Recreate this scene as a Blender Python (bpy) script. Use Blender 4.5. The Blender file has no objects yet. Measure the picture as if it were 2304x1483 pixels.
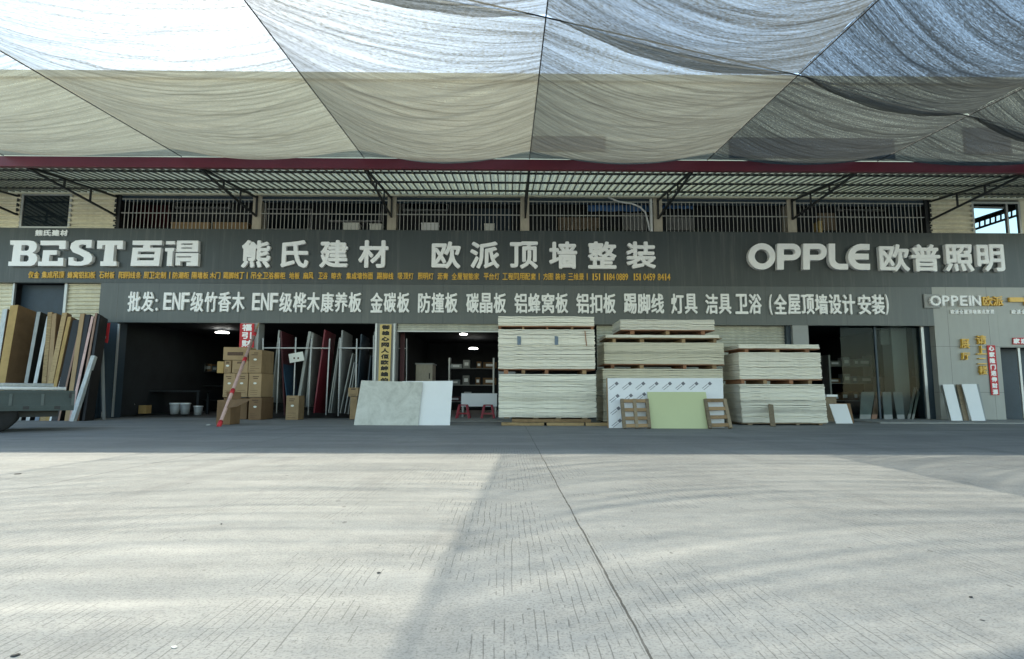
import bpy, bmesh, math, random
from mathutils import Vector, Matrix, noise
random.seed(7)
SC = bpy.context.scene
COL = SC.collection
rad = math.radians

# ------------------------------------------------------------------ camera, sky, sun, exposure
F, CX, CY, CAMZ = 1300.0, 1152.0, 741.5, 0.82
R = (Matrix.Rotation(-10/1300, 3, 'Z') @ Matrix.Rotation(rad(96.3), 3, 'X') @ Matrix.Rotation(rad(0.2), 3, 'Z'))
CAM = Vector((0, 0, CAMZ))
cam = bpy.data.cameras.new('camera'); cam.sensor_width = 36; cam.lens = 36*F/2304
cam.clip_start = 0.05; cam.clip_end = 2000
co = bpy.data.objects.new('camera', cam); COL.objects.link(co)
co.matrix_world = Matrix.Translation(CAM) @ R.to_4x4()
SC.camera = co
SUN_AZ, SUN_EL = 31.0, 43.55            # degrees west of the view axis, above the horizon
SKY, SUN, EXPO = 0.15, 4.4, 1.76
w = bpy.data.worlds.new('World'); SC.world = w; w.use_nodes = True
nt = w.node_tree
sky = nt.nodes.new('ShaderNodeTexSky'); sky.sky_type = 'NISHITA'; sky.sun_disc = False
sky.sun_elevation = rad(SUN_EL); sky.sun_rotation = rad(-SUN_AZ)
sky.air_density = 1.0; sky.dust_density = 0.35; sky.ozone_density = 1.0
wb = nt.nodes.new('ShaderNodeMix'); wb.data_type = 'RGBA'; wb.blend_type = 'MULTIPLY'; wb.inputs[0].default_value = 1; wb.inputs[7].default_value = (1.0, 1.0, .86, 1)
nt.links.new(sky.outputs[0], wb.inputs[6]); nt.links.new(wb.outputs[2], nt.nodes['Background'].inputs[0]); nt.nodes['Background'].inputs[1].default_value = SKY
sl = bpy.data.lights.new('sun', 'SUN'); sl.energy = SUN; sl.angle = rad(0.55); sl.color = (1, .93, .76)
so = bpy.data.objects.new('sun', sl); COL.objects.link(so)
sd = Vector((-math.sin(rad(SUN_AZ))*math.cos(rad(SUN_EL)), math.cos(rad(SUN_AZ))*math.cos(rad(SUN_EL)), math.sin(rad(SUN_EL))))
so.rotation_euler = sd.to_track_quat('Z', 'Y').to_euler(); so.location = sd*60
SC.view_settings.view_transform = 'Standard'; SC.view_settings.look = 'None'
SC.view_settings.gamma = 1; SC.view_settings.exposure = EXPO
SC.cycles.transparent_max_bounces = 16; SC.cycles.max_bounces = 8
SC.cycles.caustics_reflective = False; SC.cycles.caustics_refractive = False

# ------------------------------------------------------------------ geometry helpers
def ray(u, v): return R @ Vector(((u-CX)/F, (CY-v)/F, -1))
def P(u, v, Y): d = ray(u, v); return CAM + d*(Y/d.y)            # photo direction met with the plane y = Y
def G(u, v, z=0): d = ray(u, v); return CAM + d*((z-CAMZ)/d.z)   # ... met with the ground
WY = 18.5
def WX(u, v=700): return P(u, v, WY).x
def WZ(v): return P(1142, v, WY).z

class MB:
    def __init__(s): s.v = []; s.f = []; s.uv = None
    def add(s, vs, fs):
        b = len(s.v); s.v += [tuple(x) for x in vs]; s.f += [tuple(i+b for i in f) for f in fs]; return s
    def hexa(s, p): return s.add(p, [(0,3,2,1),(4,5,6,7),(0,1,5,4),(1,2,6,5),(2,3,7,6),(3,0,4,7)])
    def box(s, x0, x1, y0, y1, z0, z1):
        return s.hexa([(x0,y0,z0),(x1,y0,z0),(x1,y1,z0),(x0,y1,z0),(x0,y0,z1),(x1,y0,z1),(x1,y1,z1),(x0,y1,z1)])
    def bar(s, a, b, w, t, side=Vector((1,0,0))):
        a, b = Vector(a), Vector(b); d = (b-a).normalized(); sx = (side - d*side.dot(d)).normalized(); n = d.cross(sx)
        q = [sx*(-w/2)+n*(-t/2), sx*(w/2)+n*(-t/2), sx*(w/2)+n*(t/2), sx*(-w/2)+n*(t/2)]
        return s.hexa([a+k for k in q] + [b+k for k in q])
    def tube(s, pts, r, n=8, cap=True):
        pts = [Vector(p) for p in pts]; rs = r if isinstance(r, (list, tuple)) else [r]*len(pts); vs = []; fs = []
        for i, p in enumerate(pts):
            d = (pts[min(i+1, len(pts)-1)]-pts[max(i-1, 0)]).normalized()
            up = Vector((0,0,1)) if abs(d.z) < .9 else Vector((1,0,0))
            a = d.cross(up).normalized(); b = d.cross(a)
            vs += [p+(a*math.cos(2*math.pi*k/n)+b*math.sin(2*math.pi*k/n))*rs[i] for k in range(n)]
        for i in range(len(pts)-1):
            for k in range(n): fs.append((i*n+k, i*n+(k+1)%n, (i+1)*n+(k+1)%n, (i+1)*n+k))
        if cap: fs.append(tuple(range(n))[::-1]); fs.append(tuple((len(pts)-1)*n+k for k in range(n)))
        return s.add(vs, fs)
    def lathe(s, c, prof, n=20):
        c = Vector(c); vs = []; fs = []
        for r, z in prof: vs += [c+Vector((r*math.cos(2*math.pi*k/n), r*math.sin(2*math.pi*k/n), z)) for k in range(n)]
        for i in range(len(prof)-1):
            for k in range(n): fs.append((i*n+k, i*n+(k+1)%n, (i+1)*n+(k+1)%n, (i+1)*n+k))
        fs.append(tuple(range(n))[::-1]); fs.append(tuple((len(prof)-1)*n+k for k in range(n)))
        return s.add(vs, fs)
    def slab4(s, q, t):                       # four corners (TL,TR,BR,BL) and a thickness vector
        q = [Vector(x) for x in q]; t = Vector(t)
        return s.hexa([q[3], q[2], q[2]+t, q[3]+t, q[0], q[1], q[1]+t, q[0]+t])
    def build(s, name, m, parent=None, smooth=False, uv=None, bevel=0):
        me = bpy.data.meshes.new(name); me.from_pydata(s.v, [], s.f)
        if uv:
            L = me.uv_layers.new(name='UVMap')
            for l in me.loops: L.data[l.index].uv = uv[l.vertex_index]
        me.materials.append(m)
        bm = bmesh.new(); bm.from_mesh(me); bmesh.ops.recalc_face_normals(bm, faces=bm.faces); bm.to_mesh(me); bm.free()
        if smooth: me.polygons.foreach_set('use_smooth', [True]*len(me.polygons))
        o = bpy.data.objects.new(name, me); COL.objects.link(o)
        if parent: attach(o, parent)
        if bevel:
            b = o.modifiers.new('soft_edge', 'BEVEL'); b.width = bevel; b.segments = 2; b.limit_method = 'ANGLE'
        return o
def attach(o, parent):                         # keep world position
    o.parent = parent; o.matrix_parent_inverse = parent_world(parent).inverted()
def parent_world(p):
    m = Matrix.Translation(p.location)
    return m if p.parent is None else parent_world(p.parent) @ p.matrix_parent_inverse @ m
def tag(o, label, cat, group=None):
    o['label'] = label; o['category'] = cat
    if group: o['group'] = group
    return o
def thing(name, label, cat, loc=(0,0,0), group=None):
    o = bpy.data.objects.new(name, None); COL.objects.link(o); o.location = loc; o.empty_display_size = .2
    return tag(o, label, cat, group)
def struct(o): o['kind'] = 'structure'; return o
def cpy(o, loc=None, parent=None):
    c = o.copy(); COL.objects.link(c)
    if loc is not None: c.location = loc
    if parent: c.parent = parent
    return c

# ------------------------------------------------------------------ materials
class NT:
    def __init__(s, name):
        s.m = bpy.data.materials.new(name); s.m.use_nodes = True; s.t = s.m.node_tree
        s.b = s.t.nodes['Principled BSDF']; s.out = s.t.nodes['Material Output']
    def n(s, typ, **kw):
        x = s.t.nodes.new(typ)
        for k, v in kw.items(): setattr(x, k, v)
        return x
    def put(s, sock, val):
        if hasattr(val, 'is_output'): s.t.links.new(val, sock)
        elif val is not None: sock.default_value = val
    def coord(s, kind='Object', scale=(1,1,1), rot=(0,0,0)):
        c = s.n('ShaderNodeTexCoord'); mp = s.n('ShaderNodeMapping'); mp.inputs['Scale'].default_value = scale; mp.inputs['Rotation'].default_value = rot
        s.t.links.new(c.outputs[kind], mp.inputs['Vector']); return mp.outputs[0]
    def noise(s, vec, scale=5, detail=4, rough=.55, dist=0):
        x = s.n('ShaderNodeTexNoise'); s.put(x.inputs['Vector'], vec); x.inputs['Scale'].default_value = scale
        x.inputs['Detail'].default_value = detail; x.inputs['Roughness'].default_value = rough; x.inputs['Distortion'].default_value = dist
        return x.outputs['Fac']
    def ramp(s, fac, stops):
        x = s.n('ShaderNodeValToRGB'); s.put(x.inputs[0], fac); e = x.color_ramp.elements
        while len(e) < len(stops): e.new(.5)
        for k, (p, c) in enumerate(stops):
            e[k].position = p; e[k].color = (c, c, c, 1) if not hasattr(c, '__len__') else (*c[:3], 1)
        return x.outputs[0]
    def math(s, op, a, b=None, c=None, clamp=False):
        x = s.n('ShaderNodeMath', operation=op, use_clamp=clamp); s.put(x.inputs[0], a)
        if b is not None: s.put(x.inputs[1], b)
        if c is not None: s.put(x.inputs[2], c)
        return x.outputs[0]
    def mix(s, fac, a, b, mode='MIX'):
        x = s.n('ShaderNodeMix', data_type='RGBA', blend_type=mode); s.put(x.inputs[0], fac)
        s.put(x.inputs[6], a if hasattr(a, 'is_output') else (*a, 1)); s.put(x.inputs[7], b if hasattr(b, 'is_output') else (*b, 1)); return x.outputs[2]
    def bump(s, h, strength=.3, dist=.01):
        x = s.n('ShaderNodeBump'); x.inputs['Strength'].default_value = strength; x.inputs['Distance'].default_value = dist
        s.put(x.inputs['Height'], h); s.t.links.new(x.outputs[0], s.b.inputs['Normal']); return x
    def set(s, col=None, rough=None, spec=None, metal=None):
        if col is not None: s.put(s.b.inputs['Base Color'], col if hasattr(col, 'is_output') else (*col, 1))
        if rough is not None: s.put(s.b.inputs['Roughness'], rough)
        if spec is not None: s.b.inputs['Specular IOR Level'].default_value = spec
        if metal is not None: s.b.inputs['Metallic'].default_value = metal
        return s.m
    def rnd(s): return s.n('ShaderNodeObjectInfo').outputs['Random']
    def gen(s, axis):
        c = s.n('ShaderNodeTexCoord'); q = s.n('ShaderNodeSeparateXYZ'); s.t.links.new(c.outputs['Object'], q.inputs[0]); return q.outputs[axis]

def plain(name, col, rough=.6, var=.18, scale=4, stretch=(1,1,1), spec=.4, metal=0, bump=0, objvar=0):
    t = NT(name); v = t.coord('Object', stretch)
    a = t.noise(v, scale, 5); b = t.noise(v, scale*9, 3)
    f = t.math('ADD', t.math('MULTIPLY', a, .7), t.math('MULTIPLY', b, .3))
    c = t.mix(t.ramp(f, [(.3, 0.), (.7, 1.)]), tuple(x*(1-var) for x in col), tuple(min(1, x*(1+var)) for x in col))
    if objvar:
        r = t.math('ADD', t.math('MULTIPLY', t.rnd(), objvar*2), 1-objvar)
        g = t.n('ShaderNodeCombineColor'); [t.put(g.inputs[k], r) for k in range(3)]
        c = t.mix(1., c, g.outputs[0], 'MULTIPLY')
    if bump: t.bump(b, bump, .01)
    return t.set(c, rough, spec, metal)
def glow(name, col, s):
    t = NT(name); t.b.inputs['Emission Color'].default_value = (*col, 1); t.b.inputs['Emission Strength'].default_value = s; return t.set((.8,.8,.8), .5)

def concrete_mat():
    t = NT('yard_concrete'); v = t.coord('Object')
    big = t.noise(v, .35, 4); mid = t.noise(t.coord('Object', (.5, 1.6, 1)), 1.6, 5, .6); fine = t.noise(v, 30, 5, .75); fine2 = t.noise(v, 90, 2)
    f = t.math('ADD', t.math('ADD', t.math('MULTIPLY', big, .25), t.math('MULTIPLY', mid, .38)), t.math('MULTIPLY', fine, .37))
    base = t.ramp(f, [(.3, (.25,.253,.245)), (.5, (.365,.368,.352)), (.68, (.47,.47,.45))])
    speck = t.ramp(fine2, [(.36, .72), (.50, 1.)]); base = t.mix(1., base, speck, 'MULTIPLY')
    # tined grooves running away from the camera, broken by wear
    x = t.gen(0); y = t.gen(1)
    wob = t.math('MULTIPLY', t.noise(t.coord('Object', (3, .5, 1)), 1.2, 3), .09)
    gx = t.math('FRACT', t.math('MULTIPLY', t.math('ADD', x, wob), 27.0))
    line = t.math('LESS_THAN', gx, .11)
    brk = t.math('GREATER_THAN', t.noise(t.coord('Object', (22, 5, 1)), 1, 3, .65), .47)
    patch = t.math('GREATER_THAN', t.math('ADD', t.noise(t.coord('Object', (1, .6, 1)), .75, 3), t.math('MULTIPLY', t.noise(v, 5, 2), .18)), .578)
    gro = t.math('MULTIPLY', t.math('MULTIPLY', line, brk), patch)
    # pits
    vo = t.n('ShaderNodeTexVoronoi'); t.put(vo.inputs['Vector'], t.coord('Object', (1, .45, 1), (0, 0, .25))); vo.inputs['Scale'].default_value = 9; vo.inputs['Randomness'].default_value = 1
    pit = t.math('LESS_THAN', vo.outputs['Distance'], t.math('MULTIPLY', t.math('SUBTRACT', t.noise(v, 3, 2), .42), .55))
    pit = t.math('MULTIPLY', pit, t.math('GREATER_THAN', t.noise(v, 14, 2), .5))
    dark = t.math('MAXIMUM', t.math('MULTIPLY', gro, .58), t.math('MULTIPLY', pit, .6))
    base = t.mix(dark, base, (.10,.10,.095))
    # sawn joints between the slabs
    jw = t.math('ADD', t.math('MULTIPLY', t.math('SUBTRACT', t.noise(t.coord('Object', (.0, 1, 1)), 1.1, 5, .7), .5), .035), .455)
    J = None
    for off in (0., 5.1, -4.55, -9.4, 10.):
        d = t.math('ABSOLUTE', t.math('SUBTRACT', t.math('SUBTRACT', x, jw), off))
        k = t.math('LESS_THAN', d, t.math('ADD', .0, t.math('MULTIPLY', t.noise(v, 7, 3), .010)))
        J = k if J is None else t.math('MAXIMUM', J, k)
    base = t.mix(t.math('MULTIPLY', J, .85), base, (.06,.058,.052))
    stain = t.ramp(t.noise(t.coord('Object', (.5, 1.2, 1)), .9, 5, .6, .6), [(.60, 0.), (.74, 1.)])
    base = t.mix(t.math('MULTIPLY', stain, .5), base, (.17,.17,.165))
    tyre = t.math('MULTIPLY', t.ramp(t.noise(t.coord('Object', (1.1, .16, 1), (0, 0, .5)), 1.5, 6, .65, .4), [(.52, 0.), (.66, 1.)]), t.ramp(t.noise(v, .5, 2), [(.4, 0.), (.6, 1.)]))
    base = t.mix(t.math('MULTIPLY', tyre, .48), base, (.19,.19,.185))
    dust = t.ramp(t.noise(t.coord('Object', (.4, 2.2, 1), (0, 0, -.06)), 1.3, 5, .7), [(.55, 0.), (.72, 1.)])
    base = t.mix(t.math('MULTIPLY', dust, .3), base, (.52,.515,.49))
    # building shade deepened in the concrete colour before the shops, mottled by noise
    shade_strip = t.ramp(t.math('ADD', t.math('MULTIPLY', y, .1), t.math('MULTIPLY', t.math('SUBTRACT', mid, .5), .25)), [(.80, 0.), (1.15/1.3, 1.)])
    base = t.mix(t.math('MULTIPLY', shade_strip, t.ramp(t.noise(t.coord('Object', (.35, 1.3, 1)), .8, 6, .7, .5), [(.3, .25), (.7, .7)])), base, (.12,.125,.13))
    h = t.math('SUBTRACT', t.math('MULTIPLY', fine, .5), t.math('ADD', dark, J))
    t.bump(h, .7, .012)
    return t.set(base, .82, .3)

FWD = .5
def net_mat(name, dens, col):
    t = NT(name); v = t.coord('UV')
    st1 = t.noise(t.coord('UV', (.10, 2.2, 1)), 1.0, 6, .72, .25)         # pleats across the bay
    st2 = t.noise(t.coord('UV', (.22, 12, 1)), 1.0, 5, .75, .2)
    sp = t.noise(t.coord('UV', (1, 2.2, 1)), 17, 3, .75)
    weave = t.noise(t.coord('UV', (1.4, 6, 1)), 9, 2, .6)
    d = t.math('ADD', t.math('MULTIPLY', t.math('SUBTRACT', st1, .5), .42), t.math('MULTIPLY', t.math('SUBTRACT', st2, .5), .95))
    d = t.math('ADD', d, t.math('MULTIPLY', t.math('SUBTRACT', sp, .5), .8))
    d = t.math('ADD', d, t.math('MULTIPLY', t.math('SUBTRACT', weave, .5), .55))
    d = t.math('ADD', d, dens)
    # threads look denser where the cloth is seen edge-on
    lw = t.n('ShaderNodeLayerWeight'); lw.inputs[0].default_value = .35
    d = t.math('ADD', d, t.math('MULTIPLY', lw.outputs['Facing'], .22), clamp=True)
    d = t.math('MINIMUM', t.math('MAXIMUM', d, .12), .97)
    tr = t.n('ShaderNodeBsdfTransparent'); tl = t.n('ShaderNodeBsdfTranslucent'); df = t.n('ShaderNodeBsdfDiffuse'); rf = t.n('ShaderNodeBsdfRefraction')
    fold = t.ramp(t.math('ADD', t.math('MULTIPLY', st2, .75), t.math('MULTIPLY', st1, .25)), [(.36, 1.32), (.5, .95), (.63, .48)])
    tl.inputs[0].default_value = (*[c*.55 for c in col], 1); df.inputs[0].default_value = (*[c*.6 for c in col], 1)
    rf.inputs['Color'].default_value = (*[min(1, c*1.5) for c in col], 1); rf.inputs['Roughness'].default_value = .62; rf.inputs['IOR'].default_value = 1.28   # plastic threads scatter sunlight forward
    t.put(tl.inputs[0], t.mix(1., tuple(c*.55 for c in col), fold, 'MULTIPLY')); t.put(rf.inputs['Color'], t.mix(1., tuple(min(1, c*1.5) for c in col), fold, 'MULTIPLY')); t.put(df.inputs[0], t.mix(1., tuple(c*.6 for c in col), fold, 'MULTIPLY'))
    m0 = t.n('ShaderNodeMixShader'); m0.inputs[0].default_value = FWD
    t.t.links.new(tl.outputs[0], m0.inputs[1]); t.t.links.new(rf.outputs[0], m0.inputs[2])
    m1 = t.n('ShaderNodeMixShader'); m1.inputs[0].default_value = .6
    t.t.links.new(df.outputs[0], m1.inputs[1]); t.t.links.new(m0.outputs[0], m1.inputs[2])
    m2 = t.n('ShaderNodeMixShader'); t.put(m2.inputs[0], d); t.t.links.new(tr.outputs[0], m2.inputs[1]); t.t.links.new(m1.outputs[0], m2.inputs[2])
    t.t.links.new(m2.outputs[0], t.out.inputs[0]); t.t.nodes.remove(t.b)
    return t.m

def panel_mat(name, col, px, pz, x0=0., z0=0., rough=.38, var=.10):
    t = NT(name); x = t.gen(0); z = t.gen(2); v = t.coord('Object')
    a = t.noise(v, .5, 4); b = t.noise(t.coord('Object', (3, 3, .7)), 2, 5)
    f = t.math('ADD', t.math('MULTIPLY', a, .6), t.math('MULTIPLY', b, .4))
    c = t.mix(t.ramp(f, [(.35, 0.), (.65, 1.)]), tuple(k*(1-var) for k in col), tuple(k*(1+var) for k in col))
    run = t.ramp(t.noise(t.coord('Object', (7, 7, .35)), 1.0, 5, .7), [(.52, 0.), (.72, 1.)])
    c = t.mix(t.math('MULTIPLY', run, .16), c, (.30,.29,.26))
    s = t.math('LESS_THAN', t.math('FRACT', t.math('DIVIDE', t.math('SUBTRACT', x, x0), px)), .012/px)
    if pz: s = t.math('MAXIMUM', s, t.math('LESS_THAN', t.math('FRACT', t.math('DIVIDE', t.math('SUBTRACT', z, z0), pz)), .012/pz))
    c = t.mix(t.math('MULTIPLY', s, .6), c, (.02,.02,.02))
    t.bump(t.math('SUBTRACT', t.math('MULTIPLY', a, .25), s), .25, .01)
    return t.set(c, t.math('ADD', rough-.06, t.math('MULTIPLY', b, .14)), .45)

def board_mat(name, col, dark=.55):
    t = NT(name); v = t.coord('Object', (1, 1, 1))
    a = t.noise(t.coord('Object', (2, 2, 30)), 1.3, 4); b = t.noise(v, 40, 4, .7); s = t.noise(t.coord('Object', (5, 5, 60)), 3, 3)
    r = t.rnd(); off = t.math('MULTIPLY', t.math('POWER', r, .6), .42)
    f = t.math('ADD', t.math('ADD', t.math('MULTIPLY', a, .35), t.math('MULTIPLY', b, .35)), off)
    c = t.ramp(f, [(.25, tuple(k*dark for k in col)), (.45, tuple(k*.88 for k in col)), (.75, col)])
    c = t.mix(t.math('MULTIPLY', t.math('GREATER_THAN', s, .68), .5), c, (.16,.14,.10))
    t.bump(b, .6, .008)
    return t.set(c, .9, .15)

def wood_mat(name, col):
    t = NT(name); g = t.noise(t.coord('Object', (1.5, 9, 9)), 3, 5, .6, 1.5); r = t.rnd()
    f = t.math('ADD', t.math('MULTIPLY', g, .7), t.math('MULTIPLY', r, .3))
    c = t.ramp(f, [(.25, tuple(k*.5 for k in col)), (.5, col), (.8, tuple(min(1, k*1.35) for k in col))])
    t.bump(g, .3, .006)
    return t.set(c, .8, .25)

def carton_mat(name, col, lines=True):
    t = NT(name); v = t.coord('Object'); a = t.noise(v, 3, 4); fl = t.noise(t.coord('Object', (1, 1, 80)), 2, 2); r = t.rnd()
    f = t.math('ADD', t.math('MULTIPLY', a, .6), t.math('ADD', t.math('MULTIPLY', fl, .2), t.math('MULTIPLY', r, .25)))
    c = t.ramp(f, [(.3, tuple(k*.72 for k in col)), (.55, col), (.8, tuple(min(1, k*1.2) for k in col))])
    t.bump(fl, .12, .004)
    return t.set(c, .85, .2)

def marble_mat():
    t = NT('marble_laminate'); v = t.coord('Object')
    a = t.noise(v, 2.2, 7, .65, 1.2); b = t.noise(v, 14, 4, .6)
    f = t.math('ADD', t.math('MULTIPLY', a, .75), t.math('MULTIPLY', b, .25))
    c = t.ramp(f, [(.3, (.38,.38,.34)), (.48, (.52,.52,.47)), (.62, (.60,.60,.55)), (.75, (.46,.46,.43))])
    return t.set(c, .4, .4)

def steel_sheet_mat(name, col, rough=.5):
    t = NT(name); v = t.coord('Object', (1, 1, 1)); a = t.noise(v, 1.5, 4); d = t.noise(t.coord('Object', (6, 6, 1)), 1.5, 4)
    c = t.mix(t.ramp(t.math('ADD', t.math('MULTIPLY', a, .5), t.math('MULTIPLY', d, .5)), [(.35, 0.), (.7, 1.)]), tuple(k*.78 for k in col), tuple(k*1.1 for k in col))
    return t.set(c, rough, .4)

def glass_mat(name, tint=(.012,.018,.022)):
    t = NT(name); n = t.noise(t.coord('Object'), 1.2, 2); t.bump(n, .03, .02); return t.set(tint, .05, .6)

def clear_glass():
    t = NT('clear_glass'); g = t.n('ShaderNodeBsdfGlossy'); g.inputs['Roughness'].default_value = .03; tr = t.n('ShaderNodeBsdfTransparent'); tr.inputs[0].default_value = (.76,.80,.79,1)
    mx = t.n('ShaderNodeMixShader'); mx.inputs[0].default_value = .006
    t.t.links.new(tr.outputs[0], mx.inputs[1]); t.t.links.new(g.outputs[0], mx.inputs[2]); t.t.links.new(mx.outputs[0], t.out.inputs[0]); t.t.nodes.remove(t.b); return t.m
M = {}
M['clear'] = clear_glass()
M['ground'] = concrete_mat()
M['apron'] = plain('apron_concrete', (.30,.30,.285), .85, .2, 3, bump=.3)
M['fascia'] = panel_mat('dark_sign_cladding', (.044,.054,.056), 4.9, 0, .4)
M['fascia_low'] = panel_mat('grey_sign_cladding', (.088,.101,.102), 1.31, 0, WX(262))
M['cladding'] = panel_mat('pale_grey_cladding', (.33,.335,.315), 1.33, 1.47, WX(2222), WZ(776), .42)
M['letter'] = plain('white_acrylic', (.88,.88,.88), .35, .04, 2)
M['letter_side'] = plain('grey_letter', (.35,.36,.37), .5, .05)
M['gold'] = plain('gold_acrylic', (.75,.46,.07), .35, .12, 6)
M['black'] = plain('black_ink', (.02,.018,.015), .6, .1)
M['darksteel'] = plain('dark_painted_steel', (.018,.02,.022), .5, .2, 3)
M['red_paint'] = plain('red_painted_steel', (.115,.008,.016), .4, .15, 2)
M['siding'] = steel_sheet_mat('cream_steel_sheet', (.68,.64,.49))
M['roof_sheet'] = steel_sheet_mat('cream_roof_sheet', (.76,.70,.53))
_t = M['roof_sheet'].node_tree; _tl = _t.nodes.new('ShaderNodeBsdfTranslucent'); _tl.inputs[0].default_value = (.92,.80,.54,1); _mx = _t.nodes.new('ShaderNodeMixShader'); _mx.inputs[0].default_value = .5  # translucency added to the sheet to brighten the canopy underside
_t.links.new(_t.nodes['Principled BSDF'].outputs[0], _mx.inputs[1]); _t.links.new(_tl.outputs[0], _mx.inputs[2]); _t.links.new(_mx.outputs[0], _t.nodes['Material Output'].inputs[0])
M['shutter'] = steel_sheet_mat('cream_shutter', (.52,.52,.45))
M['upper_wall'] = plain('painted_render', (.52,.50,.39), .85, .1, 1.2)
M['pillar'] = plain('stained_render', (.40,.36,.29), .85, .22, 2, (1,1,.4))
M['pillar_grey'] = plain('grey_pillar_cladding', (.30,.31,.31), .5, .08, 1)
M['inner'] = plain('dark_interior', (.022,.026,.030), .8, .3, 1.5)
M['inner_blue'] = plain('dark_blue_panel', (.03,.05,.07), .5, .2, 1.5)
M['glass'] = glass_mat('window_glass')
M['alu'] = plain('aluminium', (.42,.43,.43), .4, .1, 3, metal=.5)
M['bar'] = plain('galvanised_bar', (.36,.36,.34), .45, .15, 5)
M['cream'] = board_mat('board_edges', (.80,.765,.67))
M['cream2'] = board_mat('rough_board_edges', (.67,.63,.51))
M['pale'] = board_mat('pale_board_edges', (.84,.81,.71), .6)
M['wood'] = wood_mat('pallet_wood', (.30,.20,.11))
M['wood_grey'] = wood_mat('weathered_wood', (.24,.19,.13))
M['wood_red'] = wood_mat('reddish_wood', (.28,.14,.08))
M['wood_pale'] = wood_mat('pale_timber', (.40,.285,.15))
M['carton'] = carton_mat('cardboard', (.35,.245,.14))
M['carton_y'] = carton_mat('golden_cardboard', (.42,.285,.12))
M['carton_d'] = carton_mat('brown_cardboard', (.20,.125,.07))  # brown cartons; also the shade painted on door package sides
M['print'] = plain('carton_print', (.10,.06,.04), .8, .3, 20)
M['white'] = plain('white_laminate', (.80,.81,.82), .35, .03, 1.5)
M['film'] = plain('protective_film', (.76,.77,.80), .25, .05, 3)
M['green'] = plain('pale_green_laminate', (.52,.56,.33), .35, .03, 1)
M['marble'] = marble_mat()
M['grey_board'] = plain('grey_board', (.26,.27,.26), .6, .2, 3, objvar=.3)
M['wrap'] = plain('plastic_wrap', (.50,.52,.52), .3, .25, 14, (1,1,.25), bump=.8)
M['blue_wrap'] = plain('blue_grey_wrap', (.16,.20,.26), .35, .4, 12, (1,1,.3), bump=.8)
M['dark_board_shaded_side'] = plain('dark_board_shaded_side', (.014,.013,.013), .5, .3, 4)
M['bronze'] = plain('bronze_trim', (.26,.15,.10), .4, .2, 6)
M['red'] = plain('red_board', (.17,.016,.028), .45, .15, 3)
M['maroon'] = plain('maroon_board', (.075,.016,.022), .5, .2, 3)
M['blue_board'] = plain('dark_blue_board', (.02,.07,.13), .5, .2, 3)
M['banner'] = plain('red_paper', (.52,.03,.04), .6, .12, 5)
M['yellow_sign'] = plain('yellow_signboard', (.62,.46,.17), .5, .08, 3)
M['stool'] = plain('red_plastic', (.30,.02,.035), .35, .1, 5)
M['truck'] = plain('truck_paint', (.032,.050,.051), .45, .25, 3)
M['truck_rib'] = plain('truck_rib_paint', (.075,.095,.095), .45, .2, 4)
M['rubber'] = plain('tyre_rubber', (.014,.014,.015), .8, .3, 10)
M['pole_pink'] = plain('wrapped_pole', (.55,.36,.32), .35, .25, 8)
M['pipe'] = plain('rack_pipe', (.55,.56,.56), .35, .1, 8)
M['bucket'] = plain('white_bucket', (.35,.37,.38), .4, .2, 5)
M['leaf'] = plain('leaf', (.03,.05,.02), .6, .4, 9)
M['tarp_blue'] = plain('blue_tarpaulin', (.06,.16,.36), .5, .2, 2)
M['lamp_on'] = glow('lamp_light', (1, .97, .9), 6.)
M['glove'] = plain('sack_cloth', (.22,.25,.26), .7, .4, 8)
M['stone'] = plain('pebble', (.05,.05,.05), .8, .4, 20)
M['paper'] = plain('white_paper', (.72,.73,.68), .7, .05, 5)

# ------------------------------------------------------------------ lettering helpers
GLY = {}
def glyph_data(ch):
    if ch not in GLY:
        c = bpy.data.curves.new('glyph', 'FONT'); c.body = ch; c.size = 1; c.resolution_u = 3
        o = bpy.data.objects.new('glyph', c); COL.objects.link(o)
        me = bpy.data.meshes.new_from_object(o.evaluated_get(bpy.context.evaluated_depsgraph_get()))
        vs = [(v.co.x, v.co.y) for v in me.vertices]; fs = [tuple(p.vertices) for p in me.polygons]
        cnt = {}
        for f in fs:
            for a, b in zip(f, f[1:]+f[:1]): cnt[(a, b)] = cnt.get((a, b), 0)+1
        ed = [e for e in cnt if (e[1], e[0]) not in cnt]
        bpy.data.objects.remove(o); bpy.data.meshes.remove(me); bpy.data.curves.remove(c)
        xs = [p[0] for p in vs]; ys = [p[1] for p in vs]; a, b, c0, d = min(xs), max(xs), min(ys), max(ys)
        GLY[ch] = ([((x-a)/max(b-a, 1e-6), (y-c0)/max(d-c0, 1e-6)) for x, y in vs], fs, ed, (b-a)/max(d-c0, 1e-6))
    return GLY[ch]
def letter(ch, c0, ux, uz, out, W, H, bold, depth, m, parent, name='letter', slots=None):
    """one raised character: c0 = lower corner, ux/uz = unit vectors of the face, W,H = size, bold = stroke gain in m"""
    vs, fs, ed, _ = glyph_data(ch); mb = MB(); c0 = Vector(c0)
    offs = [(0, 0)] if bold <= 0 else [(0, 0)] + [(math.cos(k*math.pi/4), math.sin(k*math.pi/4)) for k in range(8)]
    w, h = W-2*bold, H-2*bold
    for k, (dx, dy) in enumerate(offs):
        d = depth - k*.0006
        pts = [(bold+x*w+dx*bold, bold+y*h+dy*bold) for x, y in vs]
        fr = [c0+ux*x+uz*y+out*d for x, y in pts]; bk = [c0+ux*x+uz*y for x, y in pts]; n = len(pts)
        mb.add(fr+bk, [f for f in fs] + [(a, b, b+n, a+n) for a, b in ed])
    return mb.build(name, m, parent)
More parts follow.
